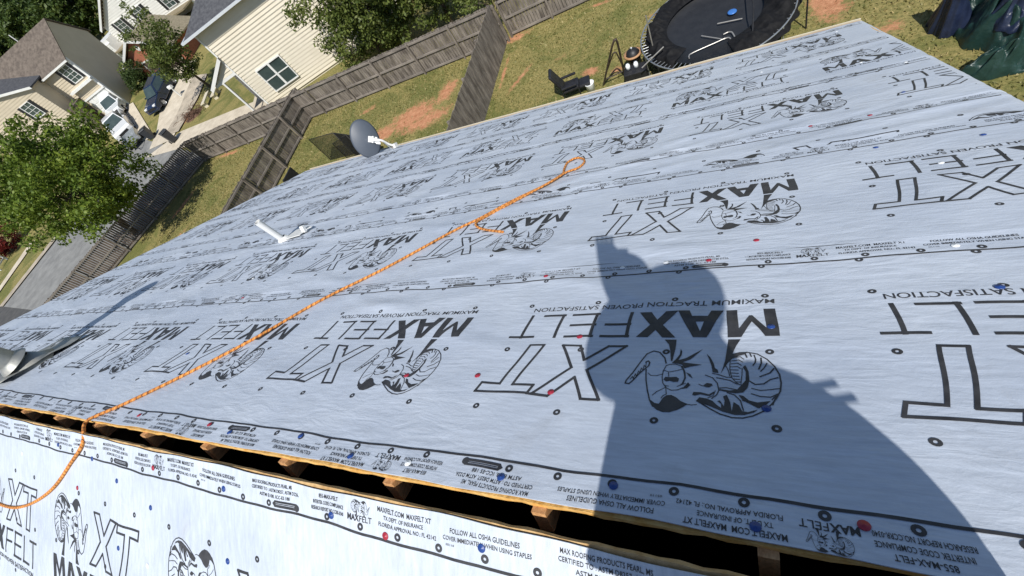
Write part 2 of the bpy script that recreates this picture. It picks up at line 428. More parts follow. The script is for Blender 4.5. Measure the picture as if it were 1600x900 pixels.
def np_mesh(name, verts, faces, m, parent, smooth=False):
    """verts (N,3) world, faces (F,k)"""
    o0 = origin(parent) if parent is not None else Vector((0, 0, 0))
    verts = np.asarray(verts, np.float32) - np.array(o0, np.float32)
    faces = np.asarray(faces, np.int32); k = faces.shape[1]
    me = bpy.data.meshes.new(name)
    me.vertices.add(len(verts)); me.vertices.foreach_set('co', verts.ravel())
    me.loops.add(faces.size); me.loops.foreach_set('vertex_index', faces.ravel())
    me.polygons.add(len(faces)); me.polygons.foreach_set('loop_start', np.arange(0, faces.size, k, dtype=np.int32))
    me.polygons.foreach_set('loop_total', np.full(len(faces), k, np.int32))
    if smooth: me.polygons.foreach_set('use_smooth', np.ones(len(faces), bool))
    me.update(calc_edges=True); me.validate()
    return link_mesh(name, me, m, parent)

# ---------------------------------------------------------------- the printing on the underlayment (roll coordinates u, s)
RAM_FILL = [[(0.375,0.412),(0.36,0.4),(0.347,0.398),(0.339,0.423),(0.329,0.436),(0.315,0.438),(0.299,0.428),(0.286,0.414),(0.272,0.406),(0.263,0.402),(0.275,0.388),(0.291,0.375),(0.311,0.365),(0.332,0.365),(0.351,0.374),(0.365,0.387)],
 [(0.343,0.506),(0.338,0.518),(0.322,0.517),(0.303,0.519),(0.295,0.511),(0.298,0.497),(0.311,0.496),(0.323,0.501),(0.335,0.497)],
 [(0.286,0.466),(0.275,0.483),(0.268,0.496),(0.261,0.484),(0.27,0.47)],
 [(0.275,0.541),(0.261,0.533),(0.254,0.514),(0.265,0.524)],
 [(0.323,0.586),(0.311,0.607),(0.302,0.632),(0.303,0.661),(0.296,0.645),(0.296,0.626),(0.303,0.601),(0.28,0.611),(0.23,0.66),(0.246,0.634),(0.264,0.606),(0.288,0.59),(0.263,0.585),(0.227,0.58),(0.262,0.569),(0.28,0.56),(0.289,0.578),(0.305,0.584)],
 [(0.364,0.711),(0.323,0.711),(0.321,0.658),(0.322,0.595),(0.327,0.598),(0.337,0.651),(0.346,0.684)],
 [(0.154,0.712),(0.116,0.712),(0.128,0.679),(0.137,0.642),(0.144,0.606),(0.16,0.571),(0.172,0.542),(0.165,0.568),(0.158,0.606),(0.156,0.654)],
 [(0.216,0.635),(0.204,0.619),(0.192,0.59),(0.188,0.567),(0.18,0.559),(0.178,0.545),(0.195,0.547),(0.198,0.575),(0.206,0.607)],
 [(0.24,0.418),(0.233,0.433),(0.212,0.43),(0.195,0.422),(0.184,0.408),(0.17,0.396),(0.171,0.412),(0.182,0.423),(0.175,0.426),(0.163,0.403),(0.162,0.425),(0.167,0.444),(0.157,0.45),(0.147,0.421),(0.141,0.384),(0.138,0.422),(0.123,0.409),(0.114,0.387),(0.099,0.384),(0.074,0.395),(0.084,0.383),(0.108,0.373),(0.133,0.372),(0.164,0.382),(0.197,0.398),(0.225,0.409)],
 [(0.117,0.493),(0.104,0.514),(0.101,0.552),(0.108,0.573),(0.1,0.582),(0.093,0.552),(0.094,0.515),(0.1,0.484),(0.113,0.462),(0.132,0.458),(0.156,0.462),(0.177,0.468),(0.178,0.474),(0.149,0.469),(0.129,0.474)],
 [(0.126,0.452),(0.113,0.448),(0.098,0.43),(0.076,0.422),(0.042,0.43),(0.055,0.412),(0.074,0.4),(0.095,0.416),(0.114,0.429)],
 [(0.144,0.606),(0.14,0.636),(0.117,0.645),(0.092,0.646),(0.1,0.634),(0.117,0.627),(0.132,0.618)],
 [(0.223,0.486),(0.213,0.497),(0.199,0.495),(0.196,0.488),(0.207,0.478),(0.219,0.48)],
 [(0.254,0.442),(0.251,0.454),(0.23,0.455),(0.206,0.448),(0.194,0.461),(0.19,0.458),(0.204,0.441),(0.23,0.446),(0.247,0.439)]]
RAM_LINE = [(0.0047,[(0.341,0.585),(0.349,0.612),(0.371,0.641),(0.393,0.647),(0.414,0.63),(0.428,0.585),(0.445,0.53),(0.463,0.49),(0.465,0.477),(0.452,0.476),(0.439,0.495),(0.424,0.525),(0.407,0.552),(0.397,0.568),(0.396,0.585),(0.402,0.593),(0.41,0.586)]),
 (0.0025,[(0.45,0.497),(0.444,0.511),(0.441,0.499),(0.436,0.524),(0.432,0.512),(0.427,0.539),(0.422,0.529),(0.42,0.555),(0.413,0.545),(0.413,0.57),(0.406,0.56),(0.408,0.584)]),
 (0.0044,[(0.403,0.549),(0.398,0.497),(0.39,0.453),(0.378,0.412),(0.364,0.387)]),
 (0.0022,[(0.394,0.532),(0.385,0.521),(0.365,0.522),(0.348,0.53)]),
 (0.0018,[(0.372,0.433),(0.36,0.45),(0.336,0.47)]),
 (0.0025,[(0.344,0.422),(0.34,0.433),(0.33,0.441)]),
 (0.0025,[(0.335,0.479),(0.33,0.44)]),
 (0.0029,[(0.339,0.573),(0.328,0.579),(0.309,0.581),(0.292,0.572),(0.282,0.549),(0.278,0.521),(0.281,0.496),(0.291,0.482)]),
 (0.0029,[(0.339,0.573),(0.346,0.546),(0.348,0.517),(0.344,0.489),(0.332,0.468),(0.317,0.459),(0.298,0.461),(0.283,0.471)]),
 (0.0051,[(0.288,0.569),(0.279,0.543),(0.277,0.515),(0.284,0.49)]),
 (0.0025,[(0.343,0.549),(0.328,0.541),(0.306,0.548),(0.286,0.556)]),
 (0.0022,[(0.329,0.538),(0.327,0.521)]),
 (0.0022,[(0.339,0.478),(0.326,0.477)]),
 (0.0022,[(0.3,0.476),(0.286,0.485),(0.275,0.491)]),
 (0.0022,[(0.265,0.401),(0.251,0.399),(0.238,0.403)]),
 (0.0044,[(0.096,0.644),(0.065,0.634),(0.039,0.609),(0.021,0.577),(0.012,0.54),(0.012,0.505),(0.017,0.47),(0.028,0.441),(0.04,0.417),(0.062,0.388)]),
 (0.0044,[(0.059,0.39),(0.087,0.37),(0.112,0.361),(0.139,0.361),(0.171,0.372),(0.2,0.39),(0.224,0.407),(0.239,0.418)]),
 (0.0029,[(0.135,0.618),(0.114,0.622),(0.104,0.61)]),
 (0.0029,[(0.139,0.603),(0.118,0.607),(0.107,0.596)]),
 (0.0029,[(0.14,0.589),(0.121,0.592),(0.112,0.582)]),
 (0.0029,[(0.142,0.575),(0.123,0.576),(0.115,0.568)]),
 (0.0029,[(0.143,0.561),(0.122,0.56)]),
 (0.0029,[(0.142,0.547),(0.122,0.545)]),
 (0.0029,[(0.142,0.533),(0.121,0.532)]),
 (0.0029,[(0.138,0.52),(0.12,0.518)]),
 (0.0029,[(0.132,0.507),(0.119,0.507)]),
 (0.0025,[(0.143,0.612),(0.145,0.561),(0.142,0.528),(0.132,0.507),(0.124,0.498)]),
 (0.0025,[(0.11,0.568),(0.112,0.54),(0.118,0.5)]),
 (0.004,[(0.074,0.628),(0.07,0.608),(0.072,0.594),(0.079,0.581)]),
 (0.0047,[(0.101,0.64),(0.095,0.619)]),
 (0.004,[(0.087,0.64),(0.082,0.622)]),
 (0.0047,[(0.055,0.614),(0.055,0.592),(0.064,0.564)]),
 (0.0036,[(0.04,0.59),(0.049,0.57),(0.06,0.554)]),
 (0.0044,[(0.024,0.566),(0.036,0.547),(0.064,0.53)]),
 (0.004,[(0.093,0.51),(0.08,0.496),(0.057,0.499),(0.038,0.518),(0.018,0.527)]),
 (0.0029,[(0.09,0.48),(0.068,0.471),(0.043,0.475),(0.017,0.482)]),
 (0.0036,[(0.091,0.457),(0.069,0.447),(0.042,0.445),(0.022,0.46)]),
 (0.0033,[(0.037,0.415),(0.027,0.455),(0.039,0.435)]),
 (0.0033,[(0.184,0.523),(0.166,0.519),(0.146,0.513),(0.132,0.5),(0.114,0.493)]),
 (0.0033,[(0.178,0.478),(0.159,0.481),(0.132,0.474)]),
 (0.0033,[(0.195,0.542),(0.177,0.537),(0.156,0.527),(0.144,0.527)]),
 (0.0022,[(0.156,0.58),(0.149,0.555),(0.147,0.533)]),
 (0.0025,[(0.236,0.49),(0.228,0.484),(0.222,0.483)]),
 (0.0033,[(0.216,0.532),(0.196,0.522),(0.183,0.499),(0.179,0.468),(0.185,0.448),(0.198,0.432)]),
 (0.0022,[(0.189,0.465),(0.195,0.443),(0.209,0.433)]),
 (0.0033,[(0.156,0.46),(0.136,0.451),(0.12,0.428),(0.111,0.39)]),
 (0.0036,[(0.114,0.429),(0.086,0.421),(0.071,0.402)])]

def tri_poly(pts):
    t = tessellate_polygon([[Vector((p[0], p[1], 0)) for p in pts]])
    return [[pts[i] for i in q] for q in t]
def tri_line(pts, wd, closed=False):
    out = []; n = len(pts)
    for i in range(n if closed else n - 1):
        a = Vector(pts[i]); b = Vector(pts[(i + 1) % n]); d = b - a
        if d.length < 1e-6: continue
        d = d.normalized() * wd * .45; q = Vector((-d.y, d.x)).normalized() * wd * .5
        a = a - d; b = b + d
        p = [tuple(a + q), tuple(b + q), tuple(b - q), tuple(a - q)]
        out += [[p[0], p[1], p[2]], [p[0], p[2], p[3]]]
    return out
def tri_ring(cx, cy, r1, r0, n=14):
    out = []
    for i in range(n):
        a, b = 2 * math.pi * i / n, 2 * math.pi * (i + 1) / n
        p = [(cx + r1 * math.cos(a), cy + r1 * math.sin(a)), (cx + r1 * math.cos(b), cy + r1 * math.sin(b)),
             (cx + r0 * math.cos(b), cy + r0 * math.sin(b)), (cx + r0 * math.cos(a), cy + r0 * math.sin(a))]
        out += [[p[0], p[1], p[2]], [p[0], p[2], p[3]]]
    return out
_tc = {}
def text_tris(body, res=1, off=0.0):
    key = (body, res, off)
    if key in _tc: return _tc[key]
    cu = bpy.data.curves.new('lettering', 'FONT'); cu.body = body; cu.resolution_u = res; cu.offset = off; cu.size = 1.0
    o = bpy.data.objects.new('lettering', cu); C.objects.link(o)
    bpy.context.view_layer.update()
    ev = o.evaluated_get(bpy.context.evaluated_depsgraph_get()); me = ev.to_mesh()
    me.calc_loop_triangles()
    co = np.array([v.co[:2] for v in me.vertices]); tr = np.array([t.vertices[:] for t in me.loop_triangles])
    t = co[tr]; ev.to_mesh_clear()
    bpy.data.objects.remove(o); bpy.data.curves.remove(cu)
    mn = t.reshape(-1, 2).min(0); mx = t.reshape(-1, 2).max(0)
    t = (t - [mn[0], 0]) / [mx[0] - mn[0], .69]          # width 1, cap height about 1
    _tc[key] = t; return t
def text_at(body, u0, u1, s_base, cap, res=1, off=0.0):
    """text from u0 to u1 with its baseline at s_base; letters stand towards smaller s"""
    t = text_tris(body, res, off)
    return np.stack([u0 + t[..., 0] * (u1 - u0), s_base - t[..., 1] * cap], -1)

def line_set(lines): return np.array([t for w_, p, c in lines for t in tri_line(p, w_, c)])
M_ = lambda x, y: (x * .156, .877 - y * .154)
big = []
big += tri_poly([M_(*p) for p in [(0, 0), (0, 1), (.27, 1), (.5, .46), (.73, 1), (1, 1), (1, 0), (.77, 0), (.77, .72), (.53, .22), (.47, .22), (.23, .72), (.23, 0)]])
A_ = lambda x, y: (.166 + x * .160, .877 - y * .154)
big += tri_poly([A_(*p) for p in [(0, 0), (.36, 1), (.5, 1), (.5, .78), (.41, .45), (.5, .45), (.5, .24), (.33, .24), (.26, 0)]])
big += tri_poly([A_(*p) for p in [(1, 0), (.64, 1), (.5, 1), (.5, .78), (.59, .45), (.5, .45), (.5, .24), (.67, .24), (.74, 0)]])
X_ = lambda x, y: (.325 + x * .150, .877 - y * .154)
big += tri_poly([X_(*p) for p in [(0, 0), (.34, .52), (.02, 1), (.33, 1), (.51, .72), (.68, 1), (.97, 1), (.66, .52), (1, 0), (.69, 0), (.5, .31), (.31, 0)]])
W = .0135
felt_lines = [(W, [(.507, .877), (.507, .727)], False), (W, [(.503, .729), (.607, .729)], False), (W, [(.503, .803), (.598, .803)], False),
              (W, [(.652, .877), (.652, .727)], False), (W, [(.645, .729), (.757, .729)], False), (W, [(.645, .803), (.748, .803)], False), (W, [(.645, .875), (.757, .875)], False),
              (W, [(.803, .877), (.803, .727)], False), (W, [(.797, .875), (.894, .875)], False),
              (W, [(.956, .880), (.956, .727)], False), (W, [(.901, .730), (1.009, .730)], False)]
xt_lines = [(.011, [(.75, .673), (.677, .668), (.639, .587), (.564, .669), (.497, .670), (.612, .533), (.542, .399), (.606, .397), (.650, .494), (.730, .400), (.794, .406), (.675, .543)], True),
            (.011, [(.893, .673), (.832, .674), (.884, .444), (.799, .448), (.812, .407), (1.030, .402), (1.018, .450), (.938, .447)], True), (.011, [(.731, .400), (.812, .405)], False)]
ram = [t for p in RAM_FILL for t in tri_poly(p)] + [t for w_, p in RAM_LINE for t in tri_line(p, max(w_, .0025))]
MAIN = np.concatenate([np.array(big), line_set(felt_lines), line_set(xt_lines), np.array(ram)])
MAIN_TAG = lambda res: text_at('MAXIMUM TRACTION PROVEN SATISFACTION', 0.0, .965, .938, .0285, res, .006)
RINGS = np.array([t for (u, s) in [(.03 + .32 * i, s) for i in range(4) for s in (.33, .645, .96, 1.17)] for t in tri_ring(u, s, .0128, .0046, 14)])
def strip(res):
    out = [text_at('855-MAX-FELT', -.245, -.150, .038, .0135, res, .012), text_at('INTERTEK CODE COMPLIANCE', -.275, -.125, .060, .0125, res, .010),
           text_at('RESEARCH REPORT NO.CCRR-0340', -.285, -.125, .082, .0125, res, .010),
           text_at('MAXFELT.COM  MAXFELT XT', .030, .245, .036, .0155, res, .012), text_at('TX DEPT. OF INSURANCE', .055, .215, .058, .0125, res, .008),
           text_at('FLORIDA APPROVAL NO.: FL 42142', .035, .265, .080, .0125, res, .008),
           text_at('FOLLOW ALL OSHA GUIDELINES', .315, .545, .046, .0145, res, .008), text_at('COVER IMMEDIATELY WHEN USING STAPLES', .290, .580, .068, .0125, res, .008),
           text_at('05110', .300, .330, .084, .006, res, .004),
           text_at('MAX ROOFING PRODUCTS PEARL, MS', .660, .890, .034, .0135, res, .008), text_at('CERTIFIED TO : ASTM D8257, ASTM D226,', .655, .925, .055, .0125, res, .008),
           text_at('ASTM E108, ICC-ES 188', .700, .875, .077, .0125, res, .008),
           text_at('MAX', -.105, -.052, .083, .019, res, .03), text_at('FELT', -.050, .005, .083, .019, res)]
    q = lambda p: (-.09 + p[0] * .185, .014 + (p[1] - .358) * .15)     # the small ram above the small word
    out.append(np.array([[q(a), q(b), q(c)] for a, b, c in ram]))
    # dark pill with a light bar of lettering, made of an outline, a band above and a band below
    c0, c1, y0, y1 = .775, .925, .084, .109
    n = 8; pts = [(c1 - .0125 + .0125 * math.sin(math.pi * i / n), (y0 + y1) / 2 - .0125 * math.cos(math.pi * i / n)) for i in range(n + 1)]
    pts += [(c0 + .0125 - .0125 * math.sin(math.pi * i / n), (y0 + y1) / 2 + .0125 * math.cos(math.pi * i / n)) for i in range(n + 1)]
    top = [p for p in pts if p[1] <= .0915] ; bot = [p for p in pts if p[1] >= .0995]
    out.append(np.array(tri_poly([(c0 + .006, .0915), (c0 + .0125, y0), (c1 - .0125, y0), (c1 - .006, .0915)]) +
                        tri_poly([(c0 + .004, .0995), (c1 - .004, .0995), (c1 - .0125, y1), (c0 + .0125, y1)]) +
                        tri_poly([(c0, .0965), (c0 + .006, .0905), (c0 + .018, .0905), (c0 + .018, .1005), (c0 + .006, .1005)]) +
                        tri_poly([(c1, .0965), (c1 - .006, .1005), (c1 - .018, .1005), (c1 - .018, .0905), (c1 - .006, .0905)]) +
                        tri_line([(c0 + .02, .0955), (c1 - .02, .0955)], .003)))
    for k in range(8): out.append(np.array(tri_ring(-.046 + .16 * k, .099, .0128, .0046, 14)))
    return np.concatenate(out)
PER = 1.279
ROLL = 1.30
def rep(mod, u0, u1):
    lo, hi = mod[..., 0].min(), mod[..., 0].max()
    ks = range(int(math.floor((u0 - hi) / PER)), int(math.ceil((u1 - lo) / PER)) + 1)
    return np.concatenate([mod + [k * PER, 0] for k in ks])
def flip(mod, ub): return np.stack([ub - mod[..., 0], ROLL - mod[..., 1]], -1)
def clip_axis(t, ax, lim, keep_less):
    val = t[..., ax]; ins = (val <= lim) if keep_less else (val >= lim)
    full = ins.all(1); none = ~ins.any(1); part = t[~full & ~none]; out = [t[full]]
    extra = []
    for tri in part:
        poly = []
        for i in range(3):
            a, b = tri[i], tri[(i + 1) % 3]
            ia = a[ax] <= lim if keep_less else a[ax] >= lim; ib = b[ax] <= lim if keep_less else b[ax] >= lim
            if ia: poly.append(a)
            if ia != ib: poly.append(a + (b - a) * ((lim - a[ax]) / (b[ax] - a[ax])))
        for i in range(1, len(poly) - 1): extra.append([poly[0], poly[i], poly[i + 1]])
    if extra: out.append(np.array(extra))
    return np.concatenate(out)
def refine(t, L):
    done = []
    for _ in range(12):
        e = np.stack([np.linalg.norm(t[:, (i + 1) % 3] - t[:, i], axis=1) for i in range(3)], 1)
        k = e.argmax(1); big_ = e.max(1) > L
        done.append(t[~big_]); t = t[big_]; k = k[big_]
        if not len(t): break
        ix = np.arange(len(t)); a = t[ix, k]; b = t[ix, (k + 1) % 3]; c = t[ix, (k + 2) % 3]; m = (a + b) / 2
        t = np.concatenate([np.stack([a, m, c], 1), np.stack([m, b, c], 1)])
    done.append(t)
    return np.concatenate([d for d in done if len(d)])

def printing(parent, to_xd, u0, u1, s0, s1, place, res_big=3, res_small=1, fine=.045, x_lim=(XL + .03, XR - .012)):
    """all the printing of one course; to_xd maps roll coordinates to roof coordinates, place to the world"""
    mods = [rep(MAIN, u0, u1), rep(MAIN_TAG(res_big), u0, u1), rep(RINGS, u0, u1)]
    if s0 < .12: mods.append(rep(strip(res_small), u0, u1))
    if s1 > ROLL - .12: mods.append(rep(flip(strip(res_small), 1.079), u0, u1))
    lines = []
    for sl_ in (.1195, ROLL - .1195):
        n = 60; a = [(u0 + (u1 - u0) * i / n, sl_ + .0022 * math.sin(i * 2.1 + sl_ * 9) + .0018 * math.sin(i * .7)) for i in range(n + 1)]
        lines += tri_line(a, .0085)
    mods.append(np.array(lines))
    t = np.concatenate(mods)
    for ax, lim, less in ((1, s1 - .003, True), (1, s0 + .002, False), (0, u1, True), (0, u0, False)): t = clip_axis(t, ax, lim, less)
    t = refine(t, fine)
    t = t + np.stack([.0025 * np.sin(t[..., 1] * 23 + t[..., 0] * 3), .0030 * np.sin(t[..., 0] * 7.3 + t[..., 1] * 5) + .0012 * np.sin(t[..., 0] * 31)], -1)
    x, d = to_xd(t[..., 0], t[..., 1])
    P = place(x, d)
    return np_mesh('printing', P.reshape(-1, 3), np.arange(len(t) * 3).reshape(-1, 3), m_ink, parent)

def felt_sheet(parent, d0, d1, zoff, place, xl, xr, seed, lip=.003, cx=.04, cd_=.03, ragged=.012, fm=None):
    nx = int((xr - xl) / cx); ny = max(3, int((d1 - d0) / cd_))
    rr = np.random.default_rng(seed)
    gx, gd = np.meshgrid(np.linspace(xl, xr, nx + 1), np.linspace(d0, d1, ny + 1))
    e = np.zeros_like(gd); e[:, -1] = 1; el = np.zeros_like(gd); el[:, 0] = 1
    gx = gx + e * (ragged * np.sin(gd * 9 + seed) + .012 * rr.standard_normal(gd.shape)) + el * (.012 * rr.standard_normal(gd.shape))
    wave = .004 * np.sin(gx * 5.1 + seed) + .002 * np.sin(gx * 17)
    ed_ = np.zeros_like(gd); ed_[0] = 1; ed_[-1] = 1
    gd = gd + ed_ * wave
    zz = 0 * gx + zoff; zz[-1] += .007 * np.maximum(0, np.sin(gx[-1] * 2.3 + seed) * np.sin(gx[-1] * 5.7 + 1))
    P = place(gx, gd, zz)
    verts = P.reshape(-1, 3); n = nx + 1
    i, j = np.meshgrid(np.arange(nx), np.arange(ny)); a = (j * n + i).ravel()
    faces = [np.stack([a, a + 1, a + n + 1, a + n], 1)]
    # the thickness of the cloth shows as a lip along its lower and upper edge
    for row in (0, ny):
        low = place(gx[row], gd[row], np.full(nx + 1, zoff - lip)); b0 = len(verts); verts = np.concatenate([verts, P[row], low])
        k = np.arange(nx); faces.append(np.stack([b0 + k, b0 + k + 1, b0 + nx + 2 + k, b0 + nx + 1 + k], 1))
    return np_mesh('felt_sheet', verts, np.concatenate(faces), fm or m_felt, parent, smooth=True)

# ---------------------------------------------------------------- the house under our feet
HOUSE = thing('house', (-3.6, 0.35, 0), 'house under the camera, roof covered in pale printed underlayment with an open ridge slot', 'house')
DK = .011
mb = MB()
def slab(P, x0, x1, a0, a1, t):
    rq = random.Random(9); n = 200; E0 = [(x0 + (x1 - x0) * i / n, a0 + rq.uniform(-.0016, .0016) + (.003 if rq.random() < .06 else 0)) for i in range(n + 1)]
    top = [P(x, a, 0) for x, a in E0]; bt = [P(x, a + rq.uniform(-.0015, .0025), -t) for x, a in E0]; fa = [P(x, a0 + .2, 0) for x, a in E0]
    for i in range(n):
        mb.add([top[i], top[i + 1], bt[i + 1], bt[i]], [(0, 1, 2, 3)]); mb.add([top[i], top[i + 1], fa[i + 1], fa[i]], [(3, 2, 1, 0)])
    a0 += .2
    a = [P(x0, a0, 0), P(x1, a0, 0), P(x1, a1, 0), P(x0, a1, 0)]; b = [P(x0, a0, -t), P(x1, a0, -t), P(x1, a1, -t), P(x0, a1, -t)]
    mb.add(a + b, [(0, 1, 2, 3), (7, 6, 5, 4), (0, 4, 5, 1), (1, 5, 6, 2), (2, 6, 7, 3), (3, 7, 4, 0)])
slab(far, XL, XR, .632, 7.19, DK + .004)
mb.build('roof_deck', m_osb, HOUSE)
mb = MB(); slab(near, XL, XR, -.002, 6.85, DK + .004); mb.build('roof_deck', mat('osb_edge_tan', (.42, .25, .10), .85, (.60, .41, .20), 25, bump=.3, bscale=60), HOUSE)  # near deck in a duller tan than the far one

FAR_ROWS = [  # top edge d, printed side up-slope, offset of the printing, first and last d to build, lift
    (.62, 1, .066, .634, 1.919, .0075), (1.795, 1, .228, 1.86, 3.094, .0060), (3.53, -1, -.275, 3.04, 3.532, .0045),
    (3.41, 1, .655, 3.47, 4.709, .0030), (5.86, -1, .66, 4.64, 5.86, .0018), (5.74, 1, 1.0, 5.80, 7.115, .0008)]
def far_place(x, d, z): return far_np(x, d, wob(x, d) + z)
FELTS = []
for k, (d0, sg, x0, a, b, lift) in enumerate(FAR_ROWS):
    f = felt_sheet(HOUSE, a, b, lift, far_place, XL - .05, XR + .055, 3 + k)
    FELTS.append(f)
    if sg > 0:
        to = lambda u, s, x0=x0, d0=d0: (x0 - u, d0 + s); u0, u1 = x0 - (XR - .02), x0 - XL - .03; s0, s1 = a - d0, b - d0
    else:
        to = lambda u, s, x0=x0, d0=d0: (x0 + u, d0 - s); u0, u1 = XL + .03 - x0, XR - .02 - x0; s0, s1 = d0 - b, d0 - a
    printing(f, to, u0, u1, max(s0, 0.004), min(s1, ROLL - .004), lambda x, d, lift=lift: far_np(x, d, wob(x, d) + lift + .0013),
             4 if k < 2 else 2, 2 if k == 0 else 1)
def wob2(x, s):
    x = np.asarray(x, float)
    return wob(np.mod(x * 1.03 + 9.9, 8.0) - 7.2, 7.6 - np.asarray(s, float) * .9) - 9.0 * np.clip(x - 1.262, 0, 1) ** 2
def near_place(x, s, z): return near_np(x, s, wob2(x, s) + z)
NROWS = [(0.004, 1.30, .0045), (1.20, 2.48, .0035), (2.40, 3.68, .0027), (3.60, 4.88, .002), (4.80, 6.08, .0014), (6.0, 6.86, .0009)]
for k, (a, b, lift) in enumerate(NROWS):
    f = felt_sheet(HOUSE, a, b, lift, near_place, XL - .02, XR + .03, 40 + k, cx=.05 if k < 2 else .2, cd_=.04 if k < 2 else .2, fm=m_felt_near)
    if k == 0: NEAR_FELT = f
    if k < 2:
        x0 = -3.685 - .4 * k
        printing(f, lambda u, s, x0=x0, a=a: (x0 + u, a - .004 + s), XL + .03 - x0, XR - .02 - x0, .004, ROLL - .004,
                 lambda x, s, lift=lift: near_np(x, s, wob2(x, s) + lift + .0013), 4, 2 if k == 0 else 1)

# truss chords bridging the slot: their sawn upper ends catch the sun
for k in range(16):
    x = .53 + .02 - .5545 * k
    mb = MB(); hw = .021
    lo, hi = -.105, -.012
    dn = .612
    # end cut is plumb: follow world z
    e1 = far(x, dn, hi); dz = .089 / cP
    pts = lambda xx: [far(xx, dn, hi), far(xx, 2.2, hi), far(xx, 2.2, lo), far(xx, dn + .004, lo)]
    mb.prism(pts(x - hw), (2 * hw, 0, 0))
    mb.prism([near(x - hw, .16, -.02), near(x - hw, 2.0, -.02), near(x - hw, 2.0, -.105), near(x - hw, .16, -.105)], (2 * hw, 0, 0))
    mb.build('truss', m_lumber, HOUSE)
# attic floor, walls, gables
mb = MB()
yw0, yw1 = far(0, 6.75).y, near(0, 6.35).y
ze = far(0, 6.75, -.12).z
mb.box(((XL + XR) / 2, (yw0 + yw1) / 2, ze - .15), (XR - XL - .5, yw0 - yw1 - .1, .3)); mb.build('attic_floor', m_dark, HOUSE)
apex = far(0, .56, -.03)
for x in (XL + .2, XR - .25):
    mb = MB()
    mb.prism([(x, yw1, 0), (x, yw0, 0), (x, yw0, ze), (x, apex.y, apex.z - .02), (x, yw1, near(0, 6.35, -.12).z)], (.05, 0, 0)); mb.build('wall', m_cream, HOUSE)
for y, z in ((yw0, ze), (yw1, near(0, 6.35, -.12).z)):
    mb = MB(); mb.box(((XL + XR) / 2, y, z / 2), (XR - XL - .35, .05, z)); mb.build('wall', m_cream, HOUSE)
# eave: bare sheathing edge, drip edge and gutter
mb = MB(); P = far
mb.add([P(XL, 7.115, .001), P(XR, 7.115, .001), P(XR, 7.19, .001), P(XL, 7.19, .001)], [(0, 1, 2, 3)]); mb.build('sheathing_edge', m_osb_face, HOUSE)
mb = MB()
g0 = P(0, 7.19, -.005)
prof = [(.004, -.012), (.004, -.13), (.06, -.14), (.086, -.09), (.086, -.030), (.074, -.030), (.074, -.085), (.055, -.125), (.014, -.118), (.014, -.012)]
q = [V(XL - .03, g0.y + a, g0.z + b) for a, b in prof]
mb.prism(q, (XR - XL + .06, 0, 0)); gut = mb.build('gutter', m_creamtrim, HOUSE)
mb = MB(); mb.add([V(XL - .02, g0.y + .015, g0.z - .075), V(XR + .02, g0.y + .015, g0.z - .075), V(XR + .02, g0.y + .0735, g0.z - .075), V(XL - .02, g0.y + .0735, g0.z - .075)], [(0, 1, 2, 3)]); mb.build('gutter_infill', mat('gutter_infill', (.10, .075, .055), .95, (.20, .15, .11), 20), gut)  # flat dark brown sheet lying inside the gutter
for x in (XL, XR - .02):
    mb = MB(); mb.prism([far(x, .6, -.016), far(x, 7.19, -.016), far(x, 7.19, -.16), far(x, .6, -.16)], (.02, 0, 0)); mb.build('rake_board', m_white, HOUSE)
    mb = MB(); mb.prism([near(x, .05, -.016), near(x, 6.85, -.016), near(x, 6.85, -.16), near(x, .05, -.16)], (.02, 0, 0)); mb.build('rake_board', m_white, HOUSE)

# plastic cap nails
def cap_nail(P0, nrm, m, parent):
    mb = MB(); mb.lathe(P0, nrm, [(0, .0125), (.0012, .0125), (.0024, .0104), (.0028, .0045), (.0035, .0040), (.0040, 0.0)], 14)
    return mb.build('cap_nail', m, parent)
nF = V(0, sP, cP); nN = (near(0, 0, 1) - near(0, 0, 0)).normalized()
CB, CR, CW = m_capblue, m_capred, m_capwhite
for m, x, d in [(CB, -.362, .712), (CB, -.027, .665), (CB, .045, 1.391), (CB, .013, 1.023), (CB, .66, 1.569), (CB, -1.325, .673), (CB, -.699, .684), (CB, -1.657, .725),
                (CR, .178, .709), (CR, -.992, 1.105), (CR, -.654, 1.041), (CR, -.627, 1.348), (CR, -1.352, 1.09), (CR, .024, 2.014), (CR, -.166, 1.87), (CR, -.94, 1.84),
                (CR, .70, 3.50), (CR, .39, 3.51), (CR, -2.96, .706), (CR, -2.297, .714), (CW, -1.06, .682), (CW, .635, 1.84), (CW, .913, 5.0), (CW, 1.129, 4.65), (CW, .796, 2.6),
                (CB, 1.02, 2.87), (CB, .62, 2.93), (CB, .94, 3.86), (CB, -3.3, 1.2), (CB, -2.1, .69), (CR, -3.6, 1.87), (CW, -2.5, 1.86), (CW, -3.9, 2.2), (CW, -.35, 1.885), (CW, -.55, 1.87), (CW, .2, 5.6), (CW, 1.0, 6.8)]:
    k = 0
    for i, (d0, sg, x0, a, b, lift) in enumerate(FAR_ROWS):
        if a <= d <= b: k = i; break
    h = float(wob(np.array(x), np.array(d))) + FAR_ROWS[k][5] + .0012
    cap_nail(far(x, d, h), nF, m, FELTS[k])
for m, x, s in [(CB, -1.31, .087), (CB, -.705, .069), (CB, -.40, .095), (CB, -2.54, .270), (CB, -2.88, .195), (CB, -1.94, .092), (CB, -1.93, .38), (CB, -3.16, .118), (CB, -2.87, .525),
                (CR, -1.065, .108), (CR, -2.51, .082), (CW, -2.58, .545), (CW, -4.17, .205), (CB, -3.6, .09), (CR, -3.35, .3), (CB, -1.2, .62)]:
    h = float(wob2(x, s)) + .004 + .0012
    cap_nail(near(x, s, h), nN, m, NEAR_FELT)

